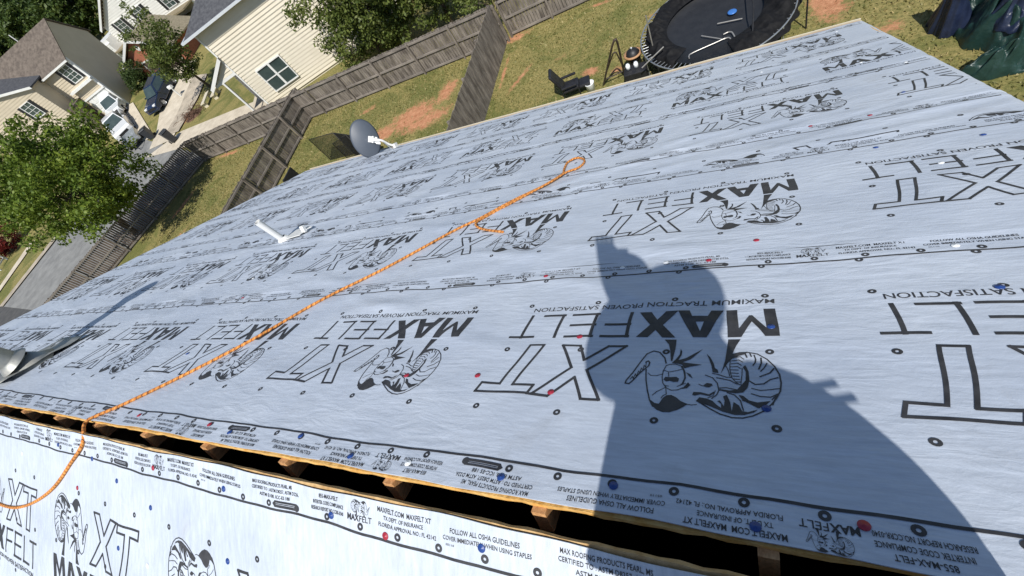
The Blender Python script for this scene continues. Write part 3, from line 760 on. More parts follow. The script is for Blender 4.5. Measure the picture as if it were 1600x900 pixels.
# vent pipes of the house
b0 = far(-4.43, 3.03, .012)
mb = MB(); mb.tube([b0 - V(0, 0, .1), b0 + V(0, 0, .335)], .034, 18, cap=False); mb.tube([b0 + V(0, 0, .335), b0 + V(0, 0, .20)], .030, 18, cap=False)
mb.lathe(b0 + V(0, 0, .335), (0, 0, 1), [(0, .034), (0, .030)], 18)
vp = mb.build('vent_pipe', m_pvc, HOUSE); tag(vp, 'white plastic vent pipe')
mb = MB(); mb.lathe(b0 - V(0, 0, .012), (0, .25, 1), [(.0, .10), (.012, .075), (.05, .045), (.055, .039)], 18); mb.build('pipe_collar', m_pvc, vp)
mb = MB()
rr = random.Random(5)
for (x, d, s1, s2, a, hh) in [(-4.30, 3.10, .20, .16, .3, .03), (-4.22, 3.2, .13, .08, -.5, .045), (-4.42, 3.18, .10, .2, .1, .02)]:
    u = V(math.cos(a), 0, 0) + (far(0, 1) - far(0, 0)) * math.sin(a); v_ = nF.cross(u).normalized()
    mb.box(far(x, d, hh), (s1, s2, .006), (u.normalized(), v_, nF))
mb.box(far(-4.2, 3.14, .06), (.05, .03, .07), (V(1, 0, 0), (far(0, 1) - far(0, 0)), nF))
mb.build('torn_flashing', m_pvc, vp)
b1 = far(-5.44, .99, .03)
mb = MB(); mb.tube([b1 - V(0, 0, .15), b1 + V(0, 0, .92)], .082, 24); mb.lathe(b1 + V(0, 0, .90), (0, 0, 1), [(0, .085), (.0, .13), (.09, .13), (.14, .06), (.15, .0)], 24); fl = mb.build('flue_pipe', m_galv_dull, HOUSE); tag(fl, 'large grey metal flue pipe with wide flashing')
mb = MB(); mb.lathe(b1 + V(0, 0, .085), (0, 0, 1), [(0, .128), (.022, .112), (.045, .084), (.055, .084)], 28); mb.build('storm_collar', m_galv_dull, fl)
mb = MB(); mb.lathe(b1 - V(0, 0, .06), (0, .08, 1), [(0, .19), (.05, .135), (.13, .095)], 28)
dn = (far(0, 1) - far(0, 0))
vs = []; nxp, nyp = 8, 10
for j in range(nyp + 1):
    for i in range(nxp + 1):
        x = -5.78 + .50 * i / nxp; d = .76 + .62 * j / nyp
        vs.append(far(x, d, .020 + .035 * (i / nxp) ** 2 * (1 - .3 * j / nyp) + .006 * math.sin(j * 1.3) + .004 * math.sin(i * 2 + j)))
n_ = nxp + 1
mb.add(vs, [(j * n_ + i, j * n_ + i + 1, (j + 1) * n_ + i + 1, (j + 1) * n_ + i) for j in range(nyp) for i in range(nxp)], True)
fp = mb.build('flashing_plate', m_galv_dull, fl); so_ = fp.modifiers.new('thick', 'SOLIDIFY'); so_.thickness = .003

# ---------------------------------------------------------------- rope lying over the ridge
def rope_material():
    m, t, b = new_mat("orange_rope"); n = t.nodes; l = t.links
    uv = n.new('ShaderNodeUVMap'); mp = n.new('ShaderNodeMapping'); mp.inputs['Scale'].default_value = (30, 1, 1)
    l.new(uv.outputs[0], mp.inputs['Vector'])
    sx = n.new('ShaderNodeSeparateXYZ'); l.new(mp.outputs[0], sx.inputs[0])
    a = n.new('ShaderNodeMath'); a.operation = 'ADD'; l.new(sx.outputs[0], a.inputs[0]); l.new(sx.outputs[1], a.inputs[1])
    tc = n.new('ShaderNodeTexCoord'); nz = n.new('ShaderNodeTexNoise'); nz.inputs['Scale'].default_value = 40; nz.inputs['Detail'].default_value = 6; l.new(tc.outputs['Object'], nz.inputs['Vector'])
    aw = n.new('ShaderNodeMath'); aw.operation = 'MULTIPLY_ADD'; aw.inputs[1].default_value = .55; l.new(nz.outputs['Fac'], aw.inputs[0]); l.new(a.outputs[0], aw.inputs[2])
    fr = n.new('ShaderNodeMath'); fr.operation = 'FRACT'; l.new(aw.outputs[0], fr.inputs[0])
    cr = n.new('ShaderNodeValToRGB'); e = cr.color_ramp.elements; cr.color_ramp.interpolation = 'CONSTANT'
    e[0].color = col((.74, .27, .05)); e[1].position = .40; e[1].color = col((.82, .40, .12)); x = e.new(.60); x.color = col((.70, .24, .04)); x = e.new(.86); x.color = col((.10, .045, .03))
    l.new(fr.outputs[0], cr.inputs[0]); b.inputs['Roughness'].default_value = .85
    nd_ = n.new('ShaderNodeTexNoise'); nd_.inputs['Scale'].default_value = 7; nd_.inputs['Detail'].default_value = 5; l.new(tc.outputs['Object'], nd_.inputs['Vector'])
    mrd = n.new('ShaderNodeMapRange'); mrd.inputs[1].default_value = .35; mrd.inputs[2].default_value = .65; mrd.inputs[3].default_value = .68; mrd.inputs[4].default_value = 1.0; l.new(nd_.outputs['Fac'], mrd.inputs[0])
    mxd = n.new('ShaderNodeMix'); mxd.data_type = 'RGBA'; mxd.blend_type = 'MULTIPLY'; mxd.inputs[0].default_value = 1; l.new(cr.outputs[0], mxd.inputs[6]); l.new(mrd.outputs[0], mxd.inputs[7]); l.new(mxd.outputs[2], b.inputs['Base Color'])
    ma = n.new('ShaderNodeMath'); ma.operation = 'MULTIPLY'; ma.inputs[1].default_value = 4; l.new(a.outputs[0], ma.inputs[0])
    sn = n.new('ShaderNodeMath'); sn.operation = 'SINE'; l.new(ma.outputs[0], sn.inputs[0])
    bp = n.new('ShaderNodeBump'); bp.inputs['Strength'].default_value = .5; bp.inputs['Distance'].default_value = .004; l.new(sn.outputs[0], bp.inputs['Height']); l.new(bp.outputs[0], b.inputs['Normal'])
    return m
m_rope = rope_material()
def spline(pts, step=.03):
    out = []
    P = [pts[0]] + list(pts) + [pts[-1]]
    for i in range(1, len(P) - 2):
        p0, p1, p2, p3 = P[i - 1], P[i], P[i + 1], P[i + 2]
        n = max(2, int((p2 - p1).length / step))
        for k in range(n):
            t = k / n
            out.append(.5 * ((2 * p1) + (p2 - p0) * t + (2 * p0 - 5 * p1 + 4 * p2 - p3) * t * t + (3 * p1 - p0 - 3 * p2 + p3) * t ** 3))
    out.append(pts[-1]); return out
RR = .0090
hF = lambda x, d: float(wob(np.array(x), np.array(d))) + .0075 + RR
np_ = [near(x * .957, s * .99, .006 + RR) for x, s in [(-5.4, .52), (-5.0, .585), (-4.786, .595), (-4.47, .568), (-4.126, .476), (-3.813, .34), (-3.573, .177), (-3.40, .045)]]
fp_ = [far(x, d, hF(x, d)) for x, d in [(-3.345, .655), (-3.222, .762), (-2.988, 1.033), (-2.761, 1.342), (-2.53, 1.736), (-2.25, 2.121), (-1.965, 2.572), (-1.79, 2.768), (-1.62, 3.026), (-1.425, 3.27), (-1.335, 3.43),
                                         (-1.36, 3.60), (-1.375, 3.76), (-1.32, 3.84), (-1.24, 3.78), (-1.20, 3.67), (-1.225, 3.55), (-1.30, 3.44), (-1.40, 3.255), (-1.595, 3.01), (-1.765, 2.755), (-1.79, 2.68), (-1.735, 2.60), (-1.63, 2.53), (-1.467, 2.464)]]
for i in (17, 18): fp_[i] = fp_[i] + nF * .012
mb = MB(); mb.tube(spline(np_ + [far(-3.372, .60, .016)] + fp_), RR, 10)
single(mb, 'rope', m_rope, far(-3.3, .66), 'orange climbing rope with a tied loop lying across the roof and over the ridge', 'rope')

# ---------------------------------------------------------------- satellite dish on the eave
foot = far(-5.79, 7.05, .006)
DISH = thing('satellite_dish', foot, 'round grey satellite dish on a bent white mast at the roof edge', 'satellite dish')
dc = V(-6.13, 5.60, 6.645)
nd = (Vector((0, 0, CAM_Z)) - dc).normalized(); nd = (nd + V(.18, .0, .0)).normalized()
ud = cam_up - nd * nd.dot(cam_up); ud.normalize(); sd = ud.cross(nd)
if sd.dot(cam_right) < 0: sd = -sd
mb = MB(); vs = []; rings = 9; seg = 40
tilt = -.22
for i in range(rings + 1):
    r = i / rings
    for k in range(seg):
        a = 2 * math.pi * k / seg
        p = dc + (sd * math.cos(a) * .268 + (ud * math.cos(tilt) + sd * math.sin(tilt)) * math.sin(a) * .342) * r - nd * (.06 * r * r)
        vs.append(p)
fs = [(i * seg + k, i * seg + (k + 1) % seg, (i + 1) * seg + (k + 1) % seg, (i + 1) * seg + k) for i in range(rings) for k in range(seg)]
mb.add(vs, fs, True)
m_dish = mat('grey_dish_paint', (.070, .084, .108), .5, (.085, .10, .125), 3)
dish = mb.build('reflector', m_dish, DISH); so_ = dish.modifiers.new('thick', 'SOLIDIFY'); so_.thickness = .006; so_.offset = 0
mb = MB(); mb.box(dc + nd * .03 + sd * .12, (.16, .11, .05), (sd, ud, nd)); mb.box(dc + nd * .07 + sd * .18, (.12, .055, .06), (sd, ud, nd)); mb.tube([dc + nd * .07 + sd * .12 - ud * .06, dc + nd * .07 + sd * .12 + ud * .06], .018, 8)
mb.box(dc + nd * .06 + sd * .22 - ud * .05, (.08, .04, .04), (sd, ud, nd)); mb.build('mount_bracket', m_white, DISH, bevel=.006)
mb = MB(); top = dc + nd * .09 + sd * .20
mid = top.lerp(foot, .30) + V(0, 0, .05)
mb.tube(spline([top, mid, top.lerp(foot, .62) + V(0, 0, .01), foot + V(0, 0, .03)], .03), .021, 12); mb.build('mast', m_white, DISH)
mb = MB(); mb.tube([mid, foot + V(.02, -.12, .02)], .009, 8); mb.build('strut', m_galv, DISH)
mb = MB(); mb.box(foot + nF * .004, (.11, .16, .008), (V(1, 0, 0), dn, nF)); mb.box(foot + nF * .04, (.05, .09, .07), (V(1, 0, 0), dn, nF)); mb.build('foot_plate', m_white, DISH, bevel=.004)
mb = MB(); a0 = dc - ud * .31 - nd * .06; a1 = dc - nd * .42 - ud * .18
mb.tube([a0, a1], .014, 8); mb.build('feed_arm', m_galv, DISH)
mb = MB(); mb.lathe(a1, (-a1 + dc), [(-.07, .03), (0, .035), (.03, .035), (.05, .0)], 12); mb.build('receiver', m_black, DISH)

# ---------------------------------------------------------------- fences
def fence(base, a, b, h, label, posts, group=None, wood=None, flip_=1, gap=.012, bay=None, rails=(.12, .62, 1.18), side=1):
    """board fence from a to b; posts and rails on the side given (+1 = left of a->b)"""
    a = Vector(a); b = Vector(b); d = (b - a); L = d.length; d.normalize(); n = Vector((-d.y, d.x)) * side
    T = thing('fence', (base[0], base[1], 0), label, 'fence', group)
    d3 = V(d.x, d.y, 0); n3 = V(n.x, n.y, 0); Z = V(0, 0, 1)
    o = lambda t, k, z: V(a.x + d.x * t + n.x * k, a.y + d.y * t + n.y * k, z)
    nb = max(1, round(L / 2.44)); bl = L / nb
    rr = random.Random(int(L * 100))
    for i in range(nb):
        mb = MB(); t = i * bl + .01
        while t < (i + 1) * bl - .02:
            wd = rr.uniform(.128, .142); hh = h + rr.uniform(-.02, .03); lean = rr.uniform(-.01, .01)
            c = o(t + wd / 2, -.03 + rr.uniform(-.004, .004), hh / 2)
            ax = (d3 + Z * lean).normalized()
            mb.box(c, (wd - gap, .018, hh), (ax, n3, Z))
            t += wd + rr.uniform(0, .012)
        mb.build('panel', wood or m_wood, T)
        for z in rails:
            mb = MB(); mb.box(o((i + .5) * bl, .025, z * h / 1.3), (bl - .01, .04, .09), (d3, n3, Z)); mb.build('rail', m_woodrail, T)
    if posts:
        for i in range(nb + 1):
            mb = MB(); mb.box(o(i * bl, .092, (h - .02) / 2 - .05), (.09, .09, h + .08), (d3, n3, Z)); mb.build('post', m_wood, T)
    return T
fence((-20, 19.4), (-9.3, 19.35), (-33.3, 18.05), 1.72, 'long weathered board fence between the back yard and the cream house', True, side=1, rails=(.10, .66, 1.22))
fence((-6, 19.9), (-9.2, 19.6), (-5.2, 20.2), 1.72, 'short run of board fence right of the solid grey cross fence', True, side=-1, rails=(.10, .66, 1.22))
fence((-22.5, 16), (-22.55, 19.2), (-22.6, 8.0), 1.72, 'board cross fence with rails showing, between the tree and the dish', True, side=1, rails=(.10, .66, 1.22))
fence((-9.4, 16), (-9.45, 19.3), (-9.45, 7.6), 1.80, 'smooth faced grey cross fence behind the eave, no rails showing', True, side=-1, gap=.004, rails=(.10, .66, 1.22))
fence((-35.5, 12), (-33.4, 18.1), (-38.9, 3.5), 1.68, 'board fence along the street with gaps between boards, under the big tree', True, wood=m_wood_brown, side=1, gap=.035, rails=(.10, .66, 1.25))
# little white picket gate beyond the far fence end
T = thing('picket_fence', (-4.6, 20.3, 0), 'small white picket fence at the end of the board fence', 'fence')
mb = MB()
for i in range(9): mb.box((-5.05 + .16 * i, 20.3, .5), (.07, .02, 1.0))
mb.build('pickets', m_white, T)
for z in (.25, .75):
    mb = MB(); mb.box((-4.4, 20.33, z), (1.4, .04, .07)); mb.build('rail', m_white, T)

# ---------------------------------------------------------------- trees
def leaves_np(centres, radii, counts, size, rng, flat=.6, up=.55):
    """leaf blades scattered in soft clumps; returns vertices (N*4,3)"""
    P = []; 
    for c, r, n in zip(centres, radii, counts):
        q = rng.standard_normal((n, 3)); q /= np.linalg.norm(q, axis=1)[:, None]
        q *= (rng.random(n) ** .45)[:, None] * r; q[:, 2] *= flat
        P.append(q + c)
    P = np.concatenate(P); n = len(P)
    a = rng.standard_normal((n, 3)); nrm = rng.standard_normal((n, 3)) * .75 + [0, 0, up]; nrm /= np.linalg.norm(nrm, axis=1)[:, None]
    a -= nrm * (a * nrm).sum(1)[:, None]; a /= np.linalg.norm(a, axis=1)[:, None]; b = np.cross(nrm, a)
    s = size * rng.uniform(.6, 1.25, n)[:, None]
    V4 = np.stack([P - a * s, P - b * s * .55 + nrm * s * .12, P + a * s, P + b * s * .55 + nrm * s * .12], 1)
    return V4.reshape(-1, 3)
def tree(loc, label, h_trunk, crown_c, crown_r, nclump, per, leaf, m, rng, name='tree', cat='tree', group=None, rt=.16, clump=.55, limbs=9, hollow=.45):
    x, y = loc; z0 = tz(x, y); T = thing(name, (x, y, z0), label, cat, group)
    cc = np.array(crown_c, float); cr = np.array(crown_r, float)
    q = rng.standard_normal((nclump, 3)); q /= np.linalg.norm(q, axis=1)[:, None]
    rad = hollow + (1 - hollow) * rng.random(nclump) ** .6
    lump = 1 + .22 * np.sin(q[:, 0] * 5 + 1) * np.cos(q[:, 1] * 4) + .10 * rng.standard_normal(nclump)
    cen = cc + q * rad[:, None] * cr * lump[:, None]
    cen[:, 2] = np.maximum(cen[:, 2], cc[2] - cr[2] * .8)
    rads = clump * rng.uniform(.6, 1.3, nclump)
    v = leaves_np(cen, rads, np.maximum(20, (per * (rads / clump) ** 2)).astype(int), leaf, rng)
    np_mesh('crown', v, np.arange(len(v)).reshape(-1, 4), m, T)
    mb = MB(); top = V(cc[0], cc[1], cc[2] + cr[2] * .4); base = V(x, y, z0 - .1)
    path = [base, base.lerp(top, .35) + V(rng.uniform(-.1, .1), rng.uniform(-.1, .1), 0), base.lerp(top, .7) + V(rng.uniform(-.2, .2), rng.uniform(-.2, .2), 0), top]
    mb.tube(spline(path, .5), [rt * (1 - .85 * i / (len(spline(path, .5)) - 1)) + .02 for i in range(len(spline(path, .5)))], 8)
    for k in range(limbs):
        i = int(rng.integers(nclump)); e = Vector(cen[i]); f = rng.uniform(.25, .75); s0 = base.lerp(top, f)
        mb.tube([s0, s0.lerp(e, .5) + V(0, 0, .25), e], [rt * .5 * (1 - f * .5), rt * .3, .015], 6, cap=False)
    mb.build('trunk', m_bark, T)
    return T
lm_bright = leaf_mat("maple_leaves", (.045, .085, .010), (.13, .195, .024), (.25, .31, .045), .34)
lm_mid = leaf_mat("yard_leaves", (.045, .072, .014), (.11, .145, .03), (.20, .225, .06), .30)
lm_dark = leaf_mat("forest_leaves", (.024, .048, .012), (.06, .098, .021), (.13, .17, .035), .24)
lm_shrub = leaf_mat("shrub_leaves", (.020, .040, .010), (.045, .075, .018), (.085, .115, .03), .2)
lm_red = leaf_mat("red_leaves", (.08, .008, .008), (.16, .018, .015), (.25, .04, .03), .2)
rng = np.random.default_rng(11)
tree((-37.2, 12.4), 'big leafy green tree growing by the fence along the street', 2, (-34.4, 12.2, 4.95), (4.7, 3.3, 3.2), 400, 85, .108, lm_bright, rng, rt=.19, clump=.62)
tree((-41.4, 28.6), 'slender young tree with loose crown in front of the brick house', 2, (-40.6, 27.6, 4.3), (2.5, 2.2, 2.7), 85, 80, .11, lm_mid, rng, rt=.11, clump=.6, hollow=.25, limbs=14)
tree((-18.6, 22.6), 'broad green tree against the cream siding, behind the fence', 2, (-17.6, 22.3, 2.9), (3.5, 2.2, 2.9), 210, 105, .10, lm_mid, rng, rt=.14, clump=.6, hollow=.3, limbs=14)
tree((-13.6, 22.9), 'green tree behind the fence, right of the cream siding', 2, (-13.2, 23.0, 2.4), (2.2, 2.0, 2.3), 95, 110, .10, lm_mid, rng, rt=.12, clump=.55, hollow=.3, limbs=12)
tree((-9.9, 20.6), 'thin leafy vine bush straggling over the fence corner', 1, (-9.9, 20.2, 1.9), (1.4, .8, .75), 26, 26, .075, lm_mid, rng, name='bush', cat='bush', rt=.035, clump=.35, hollow=.2, limbs=26)
tree((-56.0, 33.2), 'dark green rounded shrub beside the brick garage', .3, (-56.0, 33.3, 2.3), (1.6, 1.3, 1.2), 40, 110, .10, lm_shrub, rng, name='shrub', cat='shrub', rt=.05, clump=.5)
tree((-63.5, 14.2), 'dark red leafed shrub across the street', .3, (-63.6, 14.3, 1.6), (2.2, 1.8, 1.5), 45, 100, .12, lm_red, rng, name='shrub', cat='shrub', rt=.06, clump=.6)
# the wood behind the houses: separate trees, two shapes copied
proto = []
fl_ = 'tall dark tree in the wood behind the houses'
spots = [(-118, 66, 1.25), (-104, 74, 1.15), (-132, 60, 1.3), (-98, 84, 1.1), (-121, 80, 1.3), (-140, 74, 1.4), (-110, 92, 1.25), (-88, 92, 1.15), (-150, 58, 1.4), (-128, 98, 1.4), (-96, 66, .95), (-108, 60, .95), (-121, 52, 1.1), (-84, 72, .85), (-92, 76, .9), (-160, 74, 1.5), (-134, 48, 1.1), (-100, 100, 1.2), (-78, 84, .9), (-75, 98, 1.1), (-84, 60, .8), (-93, 58, .85), (-101, 55, .8), (-79, 66, .75)]
for k, (x, y, s_) in enumerate(spots):
    if k < 2:
        r0 = np.random.default_rng(50 + k)
        t_ = tree((0, 0), fl_, 4, (0, 0, 7.6), (4.6, 4.6, 6.2), 190, 60, .34, lm_dark, r0, rt=.25, clump=1.25, group='trees of the wood behind the houses', limbs=6)
        t_.location = (x, y, tz(x, y) - .2); t_.scale = (s_, s_, s_); proto.append(t_)
    else:
        o = dup(proto[k % 2], (x, y, tz(x, y) - .2), rotz=k * 1.7, scale=s_)

# ---------------------------------------------------------------- neighbouring houses
class Frame:
    """local frame of a facade: t along it, w away behind it, z up from the ground at its foot"""
    def __init__(s, c, a, z0): s.c = c; s.a = Vector(a).normalized(); s.b = Vector((-s.a.y, s.a.x)); s.z0 = z0
    def __call__(s, t, w, z): return V(s.c[0] + s.a.x * t + s.b.x * w, s.c[1] + s.a.y * t + s.b.y * w, s.z0 + z)
    def ax(s): return (V(s.a.x, s.a.y, 0), V(s.b.x, s.b.y, 0), V(0, 0, 1))
    def box(s, mb, t0, t1, w0, w1, z0, z1): mb.box(s((t0 + t1) / 2, (w0 + w1) / 2, (z0 + z1) / 2), (abs(t1 - t0), abs(w1 - w0), abs(z1 - z0)), s.ax())
def clapboard(F, mb, t0, t1, z0, z1, w=0, out=-1, step=.19, dp=.035, tops=None):
    """lapped siding: each board leans out towards its lower edge"""
    z = z0
    while z < z1 - .01:
        h = min(step, z1 - z)
        a0, a1 = (t0, t1) if tops is None else tops(z + h / 2)
        if a1 - a0 > .05:
            mb.add([F(a0, w + out * dp, z), F(a1, w + out * dp, z), F(a1, w, z + h), F(a0, w, z + h)], [(0, 1, 2, 3)])
            mb.add([F(a0, w + out * .002, z), F(a1, w + out * .002, z), F(a1, w + out * dp, z), F(a0, w + out * dp, z)], [(0, 1, 2, 3)])
        z += step
def window(F, parent, t0, t1, z0, z1, cols=1, rows=2, w=-.05, shutters=False, bar=.03, fr=.07):
    mb = MB()
    F.box(mb, t0 - fr, t0, w - .05, w + .05, z0 - fr, z1 + fr); F.box(mb, t1, t1 + fr, w - .05, w + .05, z0 - fr, z1 + fr)
    F.box(mb, t0, t1, w - .052, w + .05, z0 - fr, z0); F.box(mb, t0, t1, w - .052, w + .05, z1, z1 + fr)
    win = mb.build('window', m_white, parent)
    mb = MB(); mb.add([F(t0, w + .015, z0), F(t1, w + .015, z0), F(t1, w + .015, z1), F(t0, w + .015, z1)], [(0, 1, 2, 3)]); mb.build('pane', m_glass, win)
    mb = MB()
    for i in range(1, cols): t = t0 + (t1 - t0) * i / cols; F.box(mb, t - bar / 2, t + bar / 2, w - .02, w + .012, z0, z1)
    for j in range(1, rows): z = z0 + (z1 - z0) * j / rows; F.box(mb, t0, t1, w - .024, w + .010, z - bar / 2, z + bar / 2)
    if cols > 1 or rows > 1: mb.build('muntins', m_white, win)
    if shutters:
        sw = (t1 - t0) * .32
        for (a, b) in ((t0 - fr - sw, t0 - fr - .01), (t1 + fr + .01, t1 + fr + sw)):
            mb = MB(); F.box(mb, a, b, w - .04, w + .02, z0 - .05, z1 + .05)
            for j in range(int((z1 - z0) / .12)): F.box(mb, a + .05, b - .05, w - .05, w - .035, z0 + .03 + j * .12, z0 + .10 + j * .12)
            mb.build('shutter', m_black, parent)
    return win

# cream house beyond the back fence
F = Frame((-28.0, 21.3), (.905, .424), 0)
H = thing('house', F(5, 3, 0), 'cream sided two storey house behind the long fence', 'house')
m_siding = mat('cream_siding', (.655, .595, .475), .55, (.70, .64, .52), .9)
mb = MB(); F.box(mb, .0, 11.5, .03, 9, -.3, 5.62); mb.build('wall', m_siding, H)
mb = MB(); clapboard(F, mb, .1, 11.5, .15, 5.6, step=.2, dp=.045)
tr_ = lambda z: (-1.62 if z < 3.0 else -1.62 + (z - 2.98) / .97 * 1.72, .1)
clapboard(F, mb, 0, 0, 3.0, 3.95, tops=tr_, step=.2, dp=.045)
mb.build('siding', m_siding, H)
mb = MB(); F.box(mb, 0, .1, -.085, .03, -.2, 5.6); mb.build('corner_board', m_white, H)
mb = MB(); F.box(mb, 11.5, 11.6, -.085, .03, -.2, 5.6); mb.build('corner_board', m_white, H)
mb = MB()      # hipped roof with overhang and soffit
ov = .5; e0, e1, w0, w1, ze_, zr = -.55, 12.0, -ov, 9.5, 5.66, 8.3
A_0, B_0, C_0, D_0 = F(e0, w0, ze_), F(e1, w0, ze_), F(e1, w1, ze_), F(e0, w1, ze_); R0, R1 = F(4.6, 4.5, zr), F(7.0, 4.5, zr)
mb.add([A_0, B_0, C_0, D_0, R0, R1], [(0, 1, 5, 4), (1, 2, 5), (2, 3, 4, 5), (3, 0, 4)]); mb.build('roof', m_shingle_dark, H)
mb = MB(); F.box(mb, e0 + .03, e1 - .03, w0 + .03, w1 - .03, ze_ - .06, ze_ - .02); mb.build('soffit', mat('soffit_grey', (.33, .30, .26), .7), H)
mb = MB()
for (a, b, c, d_) in ((e0, e1, w0 - .11, w0 + .0), (e0, e1, w1, w1 + .11), (e0 - .11, e0, w0 - .11, w1 + .11), (e1, e1 + .11, w0 - .11, w1 + .11)): F.box(mb, a, b, c, d_, ze_ - .1, ze_ + .03)
mb.build('gutter', mat('pale_gutter', (.55, .58, .62), .35, (.62, .65, .68), 3), H)
window(F, H, 1.22, 2.06, .83, 2.3, 1, 2, bar=.06, w=-.10); window(F, H, 2.20, 3.04, .83, 2.3, 1, 2, bar=.06, w=-.10)
window(F, H, 8.6, 9.5, 3.4, 4.8, 1, 2, bar=.06, w=-.10)
mb = MB(); mb.tube([F(11.35, -.16, .1), F(11.35, -.16, 5.1), F(11.35, -.5, 5.6)], .045, 8); mb.build('downpipe', m_white, H)
# porch: lean-to roof, post, floor
mb = MB(); mb.prism([F(.1, -.25, 4.06), F(-1.9, -.25, 2.98), F(-1.9, -.25, 2.90), F(.1, -.25, 3.98)], F(0, 5.6, 0) - F(0, 0, 0)); mb.build('porch_roof', m_shingle_dark, H)
mb = MB(); mb.prism([F(.1, -.29, 4.10), F(-1.92, -.29, 3.0), F(-1.92, -.29, 2.78), F(.1, -.29, 3.88)], F(0, .04, 0) - F(0, 0, 0)); mb.build('rake_board', m_white, H)
mb = MB(); F.box(mb, -1.62, .1, -.04, .1, 2.82, 3.0); F.box(mb, -1.62, -1.45, .1, 5.0, 2.82, 3.0); mb.build('porch_beam', m_white, H)
for (t, w_) in ((-1.08, .0), (-1.5, 2.6), (-1.5, 5.0)):
    mb = MB(); F.box(mb, t - .06, t + .06, w_ - .05, w_ + .07, 0, 2.82); mb.build('porch_post', m_white, H)
mb = MB(); F.box(mb, -2.2, 0, -.2, 5.2, -.2, .16); mb.build('porch_floor', m_conc, H)
mb = MB(); F.box(mb, -.3, -.05, 1.6, 2.1, .16, 1.0); F.box(mb, -.45, -.3, 1.7, 2.2, .16, .6); mb.build('porch_chair', m_bark, H)

# beige house with the brown roof, far left
al = Vector((.98039, .19706))
F = Frame((-57.17, 31.02), (-.905, -.424), 1.03)      # t runs left; Frame's b then points to the street, so w is negative inwards
H = thing('house', F(4, -3, 0), 'beige two storey house with brown roof and grey shaded gable wall', 'house')
m_beige = mat('beige_siding', (.52, .45, .335), .6, (.57, .495, .375), .9)
m_gablegrey = m_beige
D0, ZE, ZR = -6.0, 5.75, 8.38
mb = MB(); mb.prism([F(0, 0, -.4), F(0, D0, -.4), F(0, D0, ZE), F(0, D0 / 2, ZR - .08), F(0, 0, ZE)], F(13, 0, 0) - F(0, 0, 0)); mb.build('wall', m_beige, H)
mb = MB(); clapboard(F, mb, .1, 12.9, .1, ZE, out=1, step=.22); mb.build('siding', m_beige, H)
mb = MB(); clapboard(Frame(F(0, 0, 0)[:2], (.19706, -.98039), 1.03), mb, 0, 0, 0, .1); 
mb = MB()
mb.prism([F(-.12, .35, ZE - .10), F(-.12, D0 / 2, ZR + .10), F(-.12, D0 - .35, ZE - .10), F(-.12, D0 - .35, ZE - .20), F(-.12, D0 / 2, ZR), F(-.12, .35, ZE - .20)], F(13.2, 0, 0) - F(0, 0, 0)); mb.build('roof', m_shingle_brown, H)
mb = MB(); F.box(mb, -.14, 3.6, .35, .48, ZE - .24, ZE - .08); mb.build('gutter', m_white, H)
mb = MB(); F.box(mb, -.04, .18, -.12, .12, 0, ZE); mb.build('corner_board', m_white, H)
Fm = Frame(F.c, F.a, F.z0); Fm.b = -F.b                       # mirrored so that windows stand out to the street
window(Fm, H, .62, 1.72, 3.95, 5.38, 2, 4, shutters=True)
mb = MB(); Fm.box(mb, -.05, 3.0, -.45, .0, 3.40, 3.62); mb.build('porch_trim', m_white, H)
mb = MB(); Fm.box(mb, .0, 2.9, -.2, .0, 2.35, 2.50); mb.build('porch_trim', m_white, H)
mb = MB(); Fm.box(mb, .25, 2.75, -.10, .0, -.1, 2.3)
for j in range(4):
    for i in range(4): Fm.box(mb, .33 + i * .61, .86 + i * .61, -.125, -.1, .05 + j * .57, .5 + j * .57)
mb.build('garage_door', m_white, H)
mb = MB(); Fm.box(mb, 3.1, 3.8, -.06, 0, 0, 2.1); mb.build('door', mat('brown_door', (.07, .035, .025), .5), H)
mb = MB(); Fm.box(mb, 3.0, 8, -1.9, 0, 2.75, 2.95); mb.build('porch_roof', m_shingle_brown, H)
mb = MB(); mb.prism([Fm(3.9, -1.9, -.3), Fm(12.9, -1.9, -.3), Fm(12.9, -1.9, 5.95), Fm(8.4, -1.9, 7.2), Fm(3.9, -1.9, 5.95)], Fm(0, 1.9, 0) - Fm(0, 0, 0)); mb.build('wall', m_beige, H)
mb = MB(); clapboard(Frame(Fm(0, -1.9, 0)[:2], F.a, F.z0), mb, 0, 0, 0, 7.2, out=1, step=.22, tops=lambda z: (3.9 + max(0, (z - 5.95)) * 3.64, 12.9 - max(0, (z - 5.95)) * 3.64)); mb.build('siding', m_beige, H)
mb = MB(); mb.prism([Fm(3.5, -2.25, 5.85), Fm(8.4, -2.25, 7.38), Fm(13.3, -2.25, 5.85), Fm(13.3, -2.25, 5.97), Fm(8.4, -2.25, 7.52), Fm(3.5, -2.25, 5.97)], Fm(0, 4.3, 0) - Fm(0, 0, 0)); mb.build('roof', m_shingle_dark, H)
mb = MB(); mb.prism([Fm(3.5, -2.29, 5.78), Fm(8.4, -2.29, 7.31), Fm(13.3, -2.29, 5.78), Fm(13.3, -2.29, 6.0), Fm(8.4, -2.29, 7.54), Fm(3.5, -2.29, 6.0)], Fm(0, .04, 0) - Fm(0, 0, 0)); mb.build('rake_board', m_white, H)
Fw = Frame(Fm(0, -1.9, 0)[:2], F.a, F.z0); Fw.b = -F.b
window(Fw, H, 5.5, 6.6, 3.9, 5.3, 2, 4, shutters=True)
mb = MB(); mb.tube([F(4.4, D0 / 2 - .6, ZR - .4), F(4.4, D0 / 2 - .6, ZR + .8)], .05, 8); mb.build('vent_pipe', m_white, H)

